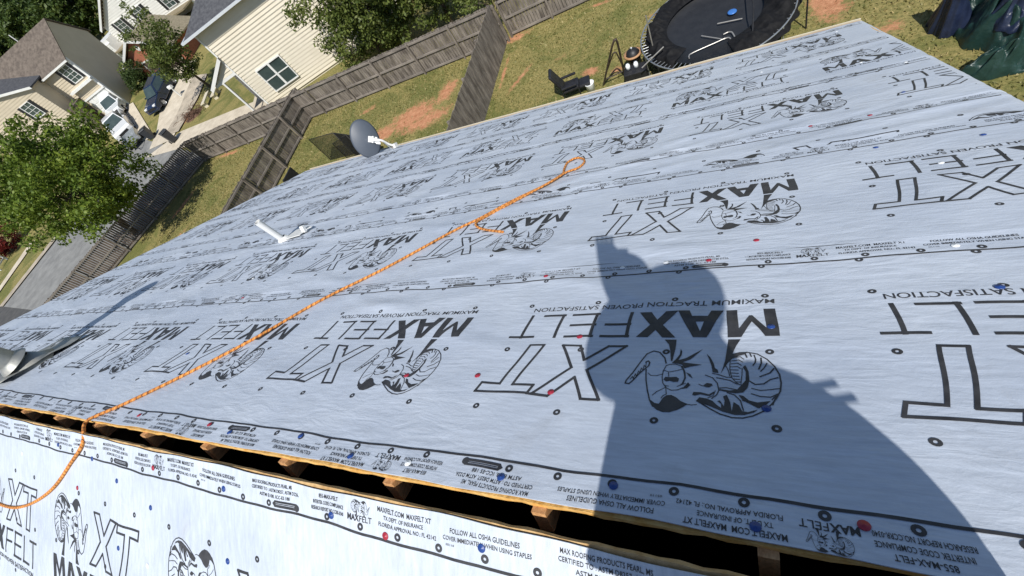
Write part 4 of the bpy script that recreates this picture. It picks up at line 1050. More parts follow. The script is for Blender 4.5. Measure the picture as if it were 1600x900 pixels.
# white house, farther back
F = Frame((-70.6, 45.0), (1, 0), 2.1)
H = thing('house', F(5, 3, 0), 'white house with black shutters, partly hidden by the slender young tree', 'house')
mb = MB(); mb.prism([F(0, 0, -.3), F(16, 0, -.3), F(16, 0, 3.1), F(8, 0, 6.6), F(0, 0, 3.1)], F(0, 9, 0) - F(0, 0, 0)); mb.build('wall', m_white, H)
mb = MB(); clapboard(F, mb, 0, 0, .1, 6.6, step=.24, tops=lambda z: (max(0, (z - 3.1)) * 2.28, 16 - max(0, (z - 3.1)) * 2.28)); mb.build('siding', mat('white_siding', (.74, .73, .68), .5, (.79, .78, .73), 1), H)
mb = MB(); mb.prism([F(-.5, -.4, 3.0), F(8, -.4, 6.75), F(16.5, -.4, 3.0), F(16.5, -.4, 3.14), F(8, -.4, 6.90), F(-.5, -.4, 3.14)], F(0, 10, 0) - F(0, 0, 0)); mb.build('roof', m_shingle_brown, H)
mb = MB(); mb.prism([F(-.5, -.45, 2.9), F(8, -.45, 6.65), F(16.5, -.45, 2.9), F(16.5, -.45, 3.16), F(8, -.45, 6.92), F(-.5, -.45, 3.16)], F(0, .04, 0) - F(0, 0, 0)); mb.build('rake_board', m_white, H)
for (t0, t1) in ((2.2, 3.9), (6.8, 8.5), (12.3, 13.9)): window(F, H, t0, t1, 1.25, 2.95, 2, 4, shutters=True)
mb = MB(); F.box(mb, -.4, 16.4, -2.0, 0, .75, .9); mb.build('porch_roof', mat('tan_shingles', (.20, .165, .10), .9, (.27, .22, .14), 5, bump=.3), H)
mb = MB(); F.box(mb, -3.2, .0, -1.5, -1.2, -.4, 1.9)
for j in range(4): F.box(mb, -3.0, -.2, -1.53, -1.5, -.25 + j * .5, .15 + j * .5)
mb.build('garage_door', m_white, H)
mb = MB(); F.box(mb, -3.5, .0, -1.2, 4, -.4, 2.3); mb.build('garage', m_white, H)

# brick house with the white trimmed gable
F = Frame((-58.0, 34.5), (1, 0), 1.3)
H = thing('house', F(5, 3, 0), 'low red brick house with a white trimmed gable, behind the dark car', 'house')
m_brick = mat('red_brick', (.27, .085, .045), .9, (.40, .15, .085), 14, detail=3, bump=.3, bscale=25)
mb = MB(); mb.prism([F(.35, 0, -.5), F(9.4, 0, -.5), F(9.4, 0, 1.55), F(4.9, 0, 3.40), F(.35, 0, 1.55)], F(0, 3.6, 0) - F(0, 0, 0)); mb.build('wall', m_brick, H)
mb = MB(); mb.prism([F(-.2, -.4, 1.45), F(4.9, -.4, 3.5), F(10.0, -.4, 1.45), F(10.0, -.4, 1.57), F(4.9, -.4, 3.64), F(-.2, -.4, 1.57)], F(0, 4.3, 0) - F(0, 0, 0)); mb.build('roof', mat('tan_roof_shingles', (.17, .145, .095), .9, (.24, .205, .14), 5, bump=.3), H)
mb = MB(); mb.prism([F(-.2, -.45, 1.36), F(4.9, -.45, 3.42), F(10.0, -.45, 1.36), F(10.0, -.45, 1.60), F(4.9, -.45, 3.67), F(-.2, -.45, 1.60)], F(0, .04, 0) - F(0, 0, 0)); mb.build('rake_board', m_white, H)
mb = MB(); mb.lathe(F(4.9, -.06, 2.55), (0, 1, 0), [(0, .0), (0, .28), (.07, .28)], 8, False); mb.build('gable_vent', m_white, H)
mb = MB(); F.box(mb, 3.2, 8.6, -.05, .0, -.4, 1.30); mb.build('garage_door', mat('garage_shade_brown', (.085, .06, .05), .6), H)  # dark brown stands in for the shade of the garage opening
mb = MB(); F.box(mb, 3.05, 3.2, -.07, .0, -.4, 1.42); F.box(mb, 8.6, 8.75, -.07, .0, -.4, 1.42); F.box(mb, 3.2, 8.6, -.07, 0, 1.30, 1.42); mb.build('door_trim', m_white, H)

# ---------------------------------------------------------------- vehicles
m_navy = mat('navy_car_paint', (.008, .016, .045), .22, coat=1, spec=.5)
m_carwhite = mat('white_car_paint', (.72, .73, .74), .25, coat=.8)
m_tyre = mat('tyre_rubber', (.014, .014, .015), .8)
m_rim = mat('alloy_rim', (.55, .56, .58), .3, metal=.8)
m_lampred = mat('red_lamp', (.30, .01, .01), .2)
m_lampclear = mat('clear_lamp', (.75, .76, .76), .12)
m_chrome = mat('chrome', (.7, .7, .7), .12, metal=1)
def car(loc, heading, pitch, label, paint, kind='suv'):
    """built along +x (nose at +x), then turned to heading"""
    T = thing('parked_car' if kind != 'pickup' else 'pickup_truck', (0, 0, 0), label, 'car' if kind != 'pickup' else 'pickup truck')
    L, Wd = (4.75, 1.86) if kind == 'suv' else ((4.3, 1.86) if kind == 'jeep' else (5.6, 1.95))
    hw = Wd / 2; x0, x1 = -L / 2, L / 2; ax = L * .305
    def hull(prof, m, name, wtop, wbot, zlo, zhi, bev=.05):
        mb = MB(); wz = lambda z: wbot + (wtop - wbot) * max(0, min(1, (z - zlo) / (zhi - zlo)))
        a = [V(x, wz(z), z) for x, z in prof]; b = [V(x, -wz(z), z) for x, z in prof]; n = len(prof)
        mb.add(a + b, [tuple(range(n)), tuple(range(2 * n - 1, n - 1, -1))] + [(i, n + i, n + (i + 1) % n, (i + 1) % n) for i in range(n)])
        return mb.build(name, m, T, bevel=bev)
    def arch(xc, r=.40, n=7): return [(xc + r * math.cos(math.pi * i / n), .33 + r * math.sin(math.pi * i / n)) for i in range(n + 1)]
    belt = 1.02 if kind != 'pickup' else 1.08
    low = [(x0 + .05, .42), (x0, .75), (x0 + .06, belt)]
    if kind == 'suv': low += [(x1 - 1.30, belt + .02), (x1 - .35, .92), (x1 - .03, .78)]
    elif kind == 'jeep': low += [(x1 - 1.25, belt + .02), (x1 - .1, 1.0), (x1, .9)]
    else: low += [(-.55, belt), (x1 - 1.55, belt + .03), (x1 - .25, 1.0), (x1, .85)]
    low += [(x1, .40)] + [(x, z) for x, z in arch(ax)] + [(ax - .42, .28), (-ax + .42, .28)] + [(x, z) for x, z in arch(-ax)]
    body = hull(low, paint, 'body', hw - .05, hw, .3, 1.05)
    if kind == 'pickup': g0 = [(-.62, 1.06), (-.50, 1.80), (.65, 1.83), (1.35, 1.08)]
    elif kind == 'jeep': g0 = [(x0 + .08, 1.0), (x0 + .14, 1.78), (.35, 1.80), (.85, 1.02)]
    else: g0 = [(x0 + .10, 1.0), (x0 + .50, 1.66), (x0 + 1.2, 1.74), (.35, 1.70), (1.12, 1.0)]
    cab = hull(g0, paint, 'cabin', hw - .27, hw - .07, 1.0, 1.75, bev=.04)
    zt = 1.66
    wz = lambda z: (hw - .07) + (-.20) * max(0, min(1, (z - 1.0) / .75)) + .012
    def side_glass(poly):
        for sgn in (1, -1):
            mb = MB(); mb.prism([V(x, sgn * (wz(z) - .02), z) for x, z in poly], (0, sgn * .022, 0)); mb.build('side_window', m_glass, T)
    def end_glass(xb, zb, xt, zt_, name, o):
        mb = MB(); d = V(o, 0, .012)
        q = [V(xb, wz(zb) - .10, zb), V(xb, -wz(zb) + .10, zb), V(xt, -wz(zt_) + .08, zt_), V(xt, wz(zt_) - .08, zt_)]
        mb.prism([p + d * .2 for p in q], d); mb.build(name, m_glass, T)
    if kind == 'suv':
        side_glass([(x0 + .42, 1.07), (x0 + .68, 1.56), (x0 + 1.25, 1.62), (x0 + 1.35, 1.07)]); side_glass([(x0 + 1.43, 1.07), (x0 + 1.40, 1.62), (.30, 1.60), (.86, 1.07)])
        end_glass(1.06, 1.06, .42, 1.64, 'windscreen', .03); end_glass(x0 + .16, 1.10, x0 + .46, 1.60, 'rear_window', -.03)
    elif kind == 'jeep':
        side_glass([(x0 + .25, 1.1), (x0 + .28, 1.68), (-.75, 1.68), (-.75, 1.1)]); side_glass([(-.65, 1.1), (-.65, 1.68), (.30, 1.68), (.66, 1.1)])
        end_glass(.81, 1.08, .40, 1.72, 'windscreen', .03); end_glass(x0 + .085, 1.1, x0 + .13, 1.68, 'rear_window', -.03)
    else:
        side_glass([(-.45, 1.14), (-.40, 1.70), (.1, 1.72), (.1, 1.14)]); side_glass([(.2, 1.14), (.2, 1.72), (.62, 1.72), (1.12, 1.14)])
        end_glass(1.30, 1.13, .72, 1.76, 'windscreen', .03); end_glass(-.60, 1.16, -.52, 1.72, 'rear_window', -.03)
        mb = MB(); mb.box((-1.7, 0, 1.085), (1.95, Wd - .34, .02)); mb.build('bed_liner', m_black, T)
    for sx in (1, -1):
        for sy in (1, -1):
            c = V(ax * sx, sy * (hw - .13), .34)
            mb = MB(); mb.lathe(c, (0, sy, 0), [(-.10, .20), (-.11, .33), (.09, .34), (.12, .30), (.12, .21)], 22); wh = mb.build('wheel', m_tyre, T)
            mb = MB(); mb.lathe(c, (0, sy, 0), [(.07, .0), (.075, .05), (.06, .06), (.06, .19), (.12, .21)], 22)
            for k in range(5):
                a = 2 * math.pi * k / 5; mb.box(c + V(math.cos(a) * .12, sy * .085, math.sin(a) * .12), (.17, .03, .045), (V(math.cos(a), 0, math.sin(a)), V(0, 1, 0), V(-math.sin(a), 0, math.cos(a))))
            mb.build('rim', m_rim, wh)
    for sy in (1, -1):
        mb = MB(); mb.box((x1 - .16, sy * (hw - .28), .83), (.22, .34, .15)); mb.build('headlight', m_lampclear, T, bevel=.03)
        mb = MB(); mb.box((x0 + .05, sy * (hw - .2), .92), (.10, .22, .26)); mb.build('tail_light', m_lampred, T, bevel=.02)
        mb = MB(); mb.box((.88 if kind == 'suv' else .75, sy * (hw + .05), 1.12), (.12, .2, .13)); mb.build('wing_mirror', paint, T, bevel=.03)
    mb = MB(); mb.box((x1 - .02, 0, .66), (.06, 1.0, .22)); mb.build('grille', m_black, T)
    for bx, bz_ in ((x0, .48), (x1 - .02, .42)):
        mb = MB(); mb.box((bx, 0, bz_), (.14, Wd - .2, .17)); mb.build('bumper', paint if kind == 'suv' else m_chrome, T, bevel=.03)
    T.rotation_euler = (0, -pitch, heading); T.location = loc
    return T
car((-49.3, 29.8, .54), R(-82), R(-6), 'dark blue parked car on the driveway of the brick house', m_navy, 'suv')
car((-54.2, 26.9, .53), R(-34), R(-4), 'white pickup truck parked nose out between tree and dark car', m_carwhite, 'pickup')
car((-57.9, 30.4, 1.10), R(-50), R(-5), 'white boxy off-roader with dark windows by the white garage door', m_carwhite, 'jeep')
# low utility trailer in front of the pickup
T = thing('trailer', (-49.6, 24.2, .0), 'low pale trailer with a black wheel at the street edge', 'trailer')
F = Frame((-49.9, 24.3), (.82, -.57), 0.05)
mb = MB(); F.box(mb, -1.5, 1.3, -.75, .75, .45, .62); F.box(mb, -1.5, 1.3, -.75, -.70, .62, .95); F.box(mb, -1.5, 1.3, .70, .75, .62, .95); F.box(mb, -1.5, -1.45, -.70, .70, .62, .95); mb.build('bed', m_galv, T)
for sgn in (1, -1):
    mb = MB(); mb.lathe(F(.1, sgn * .82, .31), F.ax()[1] * sgn, [(-.08, .17), (-.09, .30), (.08, .31), (.1, .18)], 18); wh = mb.build('wheel', m_tyre, T)
    mb = MB(); mb.lathe(F(.1, sgn * .82, .31), F.ax()[1] * sgn, [(.05, 0), (.06, .16), (.1, .18)], 18); mb.build('rim', m_rim, wh)
mb = MB(); mb.tube([F(1.3, .5, .52), F(2.5, 0, .5)], .04, 8); mb.tube([F(1.3, -.5, .52), F(2.5, 0, .5)], .04, 8); mb.tube([F(2.4, 0, .5), F(2.4, 0, .0)], .03, 8); mb.build('drawbar', m_black, T)

# wheelie bins
m_bin = mat('dark_bin_plastic', (.020, .022, .026), .45, (.03, .033, .038), 6)
def bin_(x, y, rz, label):
    T = thing('wheelie_bin', (0, 0, 0), label, 'bin', 'wheelie bins at the street edge')
    mb = MB(); a = [V(-.24, -.27, .06), V(.24, -.27, .06), V(.24, .27, .06), V(-.24, .27, .06)]; b = [V(-.30, -.36, 1.0), V(.30, -.36, 1.0), V(.30, .36, 1.0), V(-.30, .36, 1.0)]
    mb.add(a + b, [(3, 2, 1, 0), (4, 5, 6, 7), (0, 1, 5, 4), (1, 2, 6, 5), (2, 3, 7, 6), (3, 0, 4, 7)]); mb.build('body', m_bin, T, bevel=.03)
    mb = MB(); mb.prism([V(-.32, -.40, 1.01), V(-.32, .40, 1.01), V(-.32, .34, 1.08), V(-.32, -.34, 1.10)], (.64, 0, 0)); mb.build('lid', m_bin, T, bevel=.02)
    for sx in (1, -1):
        mb = MB(); mb.lathe((sx * .30, .30, .13), (sx, 0, 0), [(-.03, .0), (-.03, .13), (.03, .13), (.03, 0)], 14); mb.build('wheel', m_tyre, T)
    mb = MB(); mb.tube([V(-.24, .44, 1.0), V(.24, .44, 1.0)], .018, 8); mb.tube([V(-.24, .36, .97), V(-.24, .44, 1.0)], .014, 6); mb.tube([V(.24, .36, .97), V(.24, .44, 1.0)], .014, 6); mb.build('handle', m_bin, T)
    T.location = (x, y, tz(x, y) + .06); T.rotation_euler = (0, 0, rz); return T
bin_(-46.9, 24.1, R(35), 'dark wheelie bin beside the pale trailer')
bin_(-41.3, 22.1, R(70), 'dark wheelie bin next to the fence corner')

# lamp post, planks, brush, mail box
x, y = -59.4, 29.2; z = tz(x, y)
T = thing('lamp_post', (x, y, z), 'black lamp post in front of the beige house', 'lamp post')
mb = MB(); mb.tube([V(x, y, z), V(x, y, z + 2.1)], .05, 8); mb.build('post', m_black, T)
mb = MB(); mb.lathe(V(x, y, z + 2.1), (0, 0, 1), [(0, .06), (.05, .16), (.36, .22), (.40, .26), (.55, .05), (.6, .0)], 8, False); mb.build('lantern', m_black, T)
for k, (x, y, a, L, lab) in enumerate([(-39.9, 26.3, R(115), 2.0, 'long cream bench plank near the porch'), (-38.9, 26.7, R(115), 1.4, 'short cream bench plank nearer the porch post')]):
    T = thing('bench', (x, y, 0), lab, 'bench')
    F = Frame((x, y), (math.cos(a), math.sin(a)), 0)
    mb = MB(); F.box(mb, -L / 2, L / 2, -.2, .2, .40, .47); mb.build('seat', m_creamtrim, T)
    for t in (-L / 2 + .2, L / 2 - .2):
        mb = MB(); F.box(mb, t - .04, t + .04, -.17, .17, 0, .40); mb.build('leg', m_creamtrim, T)
rng = np.random.default_rng(21)
mb = MB()
mb.lathe((-41.3, 25.2, 0), (0, 0, 1), [(0, .9), (.10, .6), (.16, .2), (.17, 0)], 14)
for k in range(150):
    c = V(-41.3 + rng.normal(0, .75), 25.2 + rng.normal(0, .45), abs(rng.normal(.12, .22))); d = V(rng.normal(), rng.normal(), rng.normal() * .4).normalized() * rng.uniform(.15, .5)
    mb.tube([c - d, c + V(0, 0, .05), c + d], [.012, .018, .008], 5, cap=False)
single(mb, 'brush_pile', mat('dead_brush', (.085, .045, .028), .9, (.16, .09, .06), 9), (-41.3, 25.2, 0), 'heap of dry brown brush beside the front walk', 'brush pile')
x, y = -46.3, 29.0; z = tz(x, y)
T = thing('mailbox', (x, y, z), 'white mailbox on a post between the driveway and the walk', 'mailbox')
mb = MB(); mb.box((x, y, z + .5), (.1, .1, 1.0)); mb.build('post', m_white, T)
mb = MB(); mb.prism([V(x - .28, y - .12, z + 1.0), V(x - .28, y + .12, z + 1.0), V(x - .28, y + .12, z + 1.18), V(x - .28, y + .06, z + 1.27), V(x - .28, y - .06, z + 1.27), V(x - .28, y - .12, z + 1.18)], (.56, 0, 0)); mb.build('box', m_white, T)
# white framed board at the far street side
T = thing('sign_board', (-62.9, 12.3, 0), 'blue board in a white frame standing across the street', 'board')
F = Frame((-62.9, 12.3), (.5, -.86), 0)
for t in (-.75, .75):
    mb = MB(); F.box(mb, t - .05, t + .05, -.05, .05, 0, 1.7); mb.build('post', m_white, T)
for zz in (.3, .95, 1.6):
    mb = MB(); F.box(mb, -.70, .70, -.04, .04, zz - .05, zz + .05); mb.build('rail', m_white, T)
mb = MB(); F.box(mb, -.7, .7, .0, .03, 1.0, 1.55); mb.build('panel', mat('blue_panel', (.03, .06, .20), .5), T)
# white tube frame leaning by the left gable end
T = thing('ladder', (-23.5, 8.8, 0), 'white ladder top leaning beyond the left roof edge', 'ladder')
l0, l1 = V(-24.2, 7.1, 0), V(-20.9, 7.9, 3.2)
for k, o in enumerate((V(0, 0, 0), V(.18, -.42, 0))):
    mb = MB(); mb.tube([l0 + o, l1 + o], .03, 8); mb.build('rail', m_white, T)
mb = MB()
for i in range(10): mb.tube([l0.lerp(l1, .05 + i * .1), l0.lerp(l1, .05 + i * .1) + V(.18, -.42, 0)], .016, 6)
mb.build('rungs', m_white, T)

# ---------------------------------------------------------------- back yard things
# trampoline with its safety net fallen round it
tc_ = V(-.62, 14.9, 0); TR = 2.25
T = thing('trampoline', tc_, 'large round black trampoline, its net collapsed over the rim', 'trampoline')
zt = .86
circ = lambda r, z, n=64, a0=0: [tc_ + V(r * math.cos(a0 + 2 * math.pi * i / n), r * math.sin(a0 + 2 * math.pi * i / n), z) for i in range(n)]
mb = MB(); mb.tube(circ(TR, zt), .025, 8, closed=True); mb.build('rim', m_galv, T)
mb = MB(); mb.lathe(tc_ + V(0, 0, zt - .03), (0, 0, 1), [(-.05, 0), (-.03, 1.0), (0, 1.95), (.012, 1.95)], 64); mb.build('mat', mat('jump_mat', (.016, .017, .020), .55, (.022, .023, .026), 4), T)
mb = MB()
for i in range(88):
    a = 2 * math.pi * i / 88; mb.tube([tc_ + V(1.94 * math.cos(a), 1.94 * math.sin(a), zt - .02), tc_ + V(TR * math.cos(a), TR * math.sin(a), zt)], .013, 5)
mb.build('springs', m_galv, T)
for k in range(6):
    a = 2 * math.pi * k / 6 + .4
    mb = MB(); p = tc_ + V(TR * math.cos(a), TR * math.sin(a), 0); mb.tube([p + V(0, 0, zt), p + V(0, 0, .02)], .025, 8); mb.build('leg', m_galv, T)
def cloth_ring(a0, a1, r0, r1, z0, seed, n=150, m_=26, amp=.10):
    """gathered netting heaped on the rim from angle a0 to a1"""
    rr = np.random.default_rng(seed); ph = rr.uniform(0, 6.28, 8); vs = []
    for i in range(n + 1):
        a = a0 + (a1 - a0) * i / n; en_ = math.sin(math.pi * i / n) ** .35
        for j in range(m_ + 1):
            t = j / m_; r = r0 + (r1 - r0) * t
            px_, py_ = r * math.cos(a), r * math.sin(a); f = 0
            for k in range(11):
                an_ = k * 2.399 + ph[k % 8]; fr_ = 2.4 * 1.17 ** k
                q_ = (px_ * math.cos(an_) + py_ * math.sin(an_)) * fr_ + ph[(k * 3) % 8] + 1.3 * math.sin(px_ * 2.1 + py_ * 1.3 + k)
                f += (1 - abs(math.sin(q_))) ** 1.5 / fr_ * (1.2 + math.sin(px_ * 1.7 * k + py_ + k))
            env = math.sin(math.pi * min(1, t * 1.05 + .02))
            z = z0 + en_ * (.02 + .05 * env + (f - .25) * amp * 2.4 * env) - max(0, t - .80) * 1.3
            r += .05 * math.sin(a * 23 + ph[6]) * t
            vs.append(tc_ + V(r * math.cos(a), r * math.sin(a), max(z, z0 - .8)))
    w_ = m_ + 1
    return vs, [(i * w_ + j, i * w_ + j + 1, (i + 1) * w_ + j + 1, (i + 1) * w_ + j) for i in range(n) for j in range(m_)]
m_net = mat('black_netting', (.006, .006, .007), .75, (.012, .012, .013), 8, spec=.2)
mb = MB(); mb.add(*cloth_ring(R(-75), R(148), 1.40, 2.33, zt + .05, 3, 300), True); mb.add(*cloth_ring(R(146), R(236), 1.40, 2.17, zt + .05, 5, 160), True); mb.build('net', m_net, T)
def rod(pts, r, name, label, cat, m, group=None):
    mb = MB(); mb.tube(pts, r, 8); return single(mb, name, m, pts[0], label, cat, group)
def tp(x, y, h=.0): return V(x, y, zt + .0 + h)
m_pole = mat('grey_pole', (.40, .38, .35), .35, (.5, .48, .44), 3, metal=.6)
mb = MB(); mb.tube([V(-2.42, 14.2, .0), V(-2.42, 14.15, 2.1)], .021, 8); mb.build('net_pole', m_pole, T)
mb = MB(); mb.tube([V(1.83, 14.35, .0), V(1.83, 14.35, 2.3)], .024, 8); mb.build('net_pole', m_black, T)
mb = MB(); mb.tube([V(.35, 13.05, .6), V(.47, 14.0, 1.4), V(.42, 16.0, 1.25)], .021, 8); mb.build('net_pole', m_black, T)
def from_px(px, py, z):
    """yard point seen at a pixel of the 1600 wide photograph, at height z"""
    r = V(px - 800, py - 450, F_PX); d = V(r.dot(WM[0]), r.dot(WM[1]), r.dot(WM[2])); t = (z - CAM_Z) / d.z
    return V(d.x * t, d.y * t, z)
P_ = lambda x, y, h=.03: from_px(x, y, zt + h)
rod(spline([P_(1077, 91), P_(1077, 86), P_(1090, 79), P_(1115, 68), P_(1133, 60), P_(1140, 59), P_(1143, 64)], .06), .022, 'bent_pole', 'pale pole with both ends bent, lying across the black mat', 'pole', m_pole, 'loose poles on the trampoline')
rod(spline([P_(1130, 54), P_(1136, 51), P_(1143, 50), P_(1150, 60), P_(1160, 68), P_(1166, 73)], .06), .022, 'bent_pole', 'pale bent pole at the eave side of the mat, right of the other', 'pole', m_pole, 'loose poles on the trampoline')
rod([P_(1121, 37), P_(1160, 29)], .020, 'straight_pole', 'short straight pole lying near the blue disc', 'pole', m_pole, 'loose poles on the trampoline')
rod([P_(1096, 56), P_(1128, 61)], .018, 'straight_pole', 'thin straight pole touching the bent pole at the mat centre', 'pole', m_pole, 'loose poles on the trampoline')
rod([from_px(1003, 106, .9), from_px(1037, 73, 1.25)], .022, 'straight_pole', 'grey pole leaning over the trampoline rim by the springs', 'pole', m_pole, 'loose poles on the trampoline')
mb = MB(); p = P_(1144, 19, .0); mb.lathe(p, (0, 0, 1), [(0, .0), (.0, .13), (.02, .135), (.035, .11), (.03, 0)], 20); single(mb, 'disc', mat('blue_toy_plastic', (.05, .17, .48), .35), p, 'blue throwing disc on the black mat', 'disc')
mb = MB(); p = from_px(1088, 3, .05); mb.tube([p + V(.2 * math.cos(a * .6283), .2 * math.sin(a * .6283), 0) for a in range(10)], .035, 8, closed=True); single(mb, 'toy_ring', mat('green_toy_plastic', (.25, .42, .12), .4, (.10, .35, .40), 4), p - V(0, 0, .05), 'green toy ring lying on the grass beyond the trampoline', 'toy')

# leaning A shaped frame
m_rust = mat('rusty_dark_frame', (.030, .022, .018), .6, (.075, .05, .035), 9)
T = thing('swing_frame', (-4.2, 14.4, 0), 'narrow dark A shaped frame standing on the grass', 'frame')
ap = from_px(961, 62, 1.9); f0 = from_px(943, 133, .0); f1 = from_px(976, 118, .0)
for k, f in enumerate((f0, f1)):
    mb = MB(); mb.tube(spline([ap + V(0, 0, .0), ap.lerp(f, .1) + (f - (f0 + f1) / 2) * .12, f], .3), .035, 8); mb.build('leg', m_rust, T)
mb = MB(); a2 = ap.lerp((f0 + f1) / 2, .30)
mb.tube(spline([ap.lerp(f0, .62), a2 + V(-.05, 0, 0), a2, a2 + V(.05, 0, 0), ap.lerp(f1, .62)], .2), .024, 8); mb.build('brace', m_rust, T)
mb = MB(); mb.tube([ap.lerp(f0, .86), ap.lerp(f1, .86)], .022, 8); mb.build('cross_bar', m_rust, T)

# barrel grill beside the frame
p = from_px(987, 118, 0.0) + V(.42, .1, 0)
T = thing('grill', p, 'dark round grill in a tan wooden ring, beside the trampoline rim', 'grill')
mb = MB(); mb.lathe(p + V(-.25, .15, .0), (0, 0, 1), [(.30, .0), (.36, .18), (.58, .27), (.62, .27)], 20); mb.build('bowl', m_black, T)
mb = MB(); mb.lathe(p + V(-.25, .15, .62), (0, 0, 1), [(0, .24), (.0, .31), (.05, .31), (.05, .24)], 24); mb.build('ring', mat('tan_wood', (.36, .19, .09), .6, (.46, .27, .14), 8), T)
mb = MB(); mb.lathe(p + V(-.25, .15, .64), (0, 0, 1), [(0, .23), (.10, .20), (.18, .10), (.20, 0)], 20); mb.build('lid', m_black, T)
mb = MB(); mb.lathe(p + V(-.25, .15, .83), (0, 0, 1), [(0, .03), (.05, .05), (.07, .0)], 10); mb.build('knob', m_galv, T)
for k in range(3):
    a = k * 2.1; q = p + V(-.25 + .2 * math.cos(a), .15 + .2 * math.sin(a), 0); mb = MB(); mb.tube([q + V(0, 0, .42), q + V(.08 * math.cos(a), .08 * math.sin(a), 0)], .02, 6); mb.build('leg', m_black, T)
p2_ = p + V(-.05, -.55, 0)
T = thing('tool_chest', p2_, 'black box with two white jars on it, below the round grill', 'box')
mb = MB(); mb.box(p2_ + V(-.1, 0, .28), (.75, .5, .56)); mb.build('body', m_black, T, bevel=.03)
for k, dx in enumerate((-.22, .05)):
    q = p2_ + V(dx - .1, .05, .56); mb = MB(); mb.lathe(q, (0, 0, 1), [(0, .0), (0, .075), (.16, .075), (.18, .05), (.20, .05), (.20, 0)], 14)
    single(mb, 'jar', m_capwhite, q, ('left' if k == 0 else 'right') + ' one of two white jars on the black box', 'jar', 'white jars on the black box')

# black reclining chair
p = from_px(893, 150, 0)
T = thing('lawn_chair', p, 'black padded reclining chair on the grass just beyond the eave', 'chair')
m_pad = mat('black_padding', (.010, .010, .012), .5, (.022, .022, .026), 5, bump=.2, bscale=12)
ua = (from_px(905, 138, .4) - from_px(880, 148, .4)); ua.z = 0; ua.normalize(); ub = V(-ua.y, ua.x, 0)
mb = MB(); mb.box(p + ua * .12 + V(0, 0, .42), (.62, .56, .14), (ua, ub, V(0, 0, 1))); mb.build('seat', m_pad, T, bevel=.05)
bz = (V(0, 0, 1) * .92 - ua * .38).normalized()
mb = MB(); mb.box(p - ua * .26 + V(0, 0, .82) , (.12, .56, .86), (bz.cross(ub).normalized(), ub, bz)); mb.build('backrest', m_pad, T, bevel=.05)
mb = MB(); mb.box(p + ua * .62 + V(0, 0, .36), (.42, .50, .12), (ua, ub, V(0, 0, 1))); mb.build('footrest', m_pad, T, bevel=.05)
for sg in (1, -1):
    mb = MB(); mb.box(p + ua * .10 + ub * .33 * sg + V(0, 0, .62), (.56, .09, .07), (ua, ub, V(0, 0, 1))); mb.build('armrest', m_pad, T, bevel=.02)
    for t in (-.2, .4):
        mb = MB(); mb.tube([p + ua * t + ub * .26 * sg + V(0, 0, .40), p + ua * t + ub * .28 * sg], .02, 8); mb.build('leg', m_black, T)
p = from_px(925, 142, 0)
mb = MB(); mb.lathe(p, (0, 0, 1), [(0, 0), (0, .14), (.34, .17), (.36, .18), (.36, .15), (.05, .12), (.05, 0)], 18)
single(mb, 'bucket', m_capwhite, p, 'white bucket on the grass right of the black chair', 'bucket')

# wire pen panels behind the dish
T = thing('pen_panels', (-19.5, 15.3, 0), 'black folding mesh pen standing on the grass behind the dish', 'pen')
m_mesh, t_, b_ = new_mat('fine_black_mesh'); b_.inputs['Base Color'].default_value = (.008, .008, .008, 1); b_.inputs['Roughness'].default_value = .7; b_.inputs['Alpha'].default_value = .38
m_mesh2, t_, b_ = new_mat('dense_black_mesh'); b_.inputs['Base Color'].default_value = (.008, .008, .008, 1); b_.inputs['Roughness'].default_value = .7; b_.inputs['Alpha'].default_value = .93
k0, k1, k2, k3 = from_px(517, 252, 0), from_px(533, 222, 0), from_px(600, 262, 0), from_px(575, 258, 0)
hh = 1.45; Zv = V(0, 0, hh)
pts = [from_px(517, 250, 0), from_px(554, 241, 0), from_px(600, 250, 0)]
for (a, b, mm) in ((pts[0], pts[1], m_mesh), (pts[1], pts[2], m_mesh2), (pts[1] + (pts[2] - pts[1]) * .45, pts[0] + (pts[2] - pts[1]) * .9, m_mesh)):
    mb = MB(); n = (b - a).cross(V(0, 0, 1)).normalized() * .004; mb.prism([a + n, b + n, b + n + Zv, a + n + Zv], -2 * n); pn = mb.build('panel', mm, T)
    mb = MB(); mb.tube([a, a + Zv, b + Zv, b], .018, 6); mb.build('frame', m_black, T)
p = from_px(470, 290, 0)
mb = MB(); mb.box(p + V(0, 0, .45), (.10, .9, .9)); mb.box(p + V(.25, -.1, .2), (.5, .6, .4)); single(mb, 'crate', m_black, p, 'dark crate pushed against the cross fence near the roof edge', 'crate')

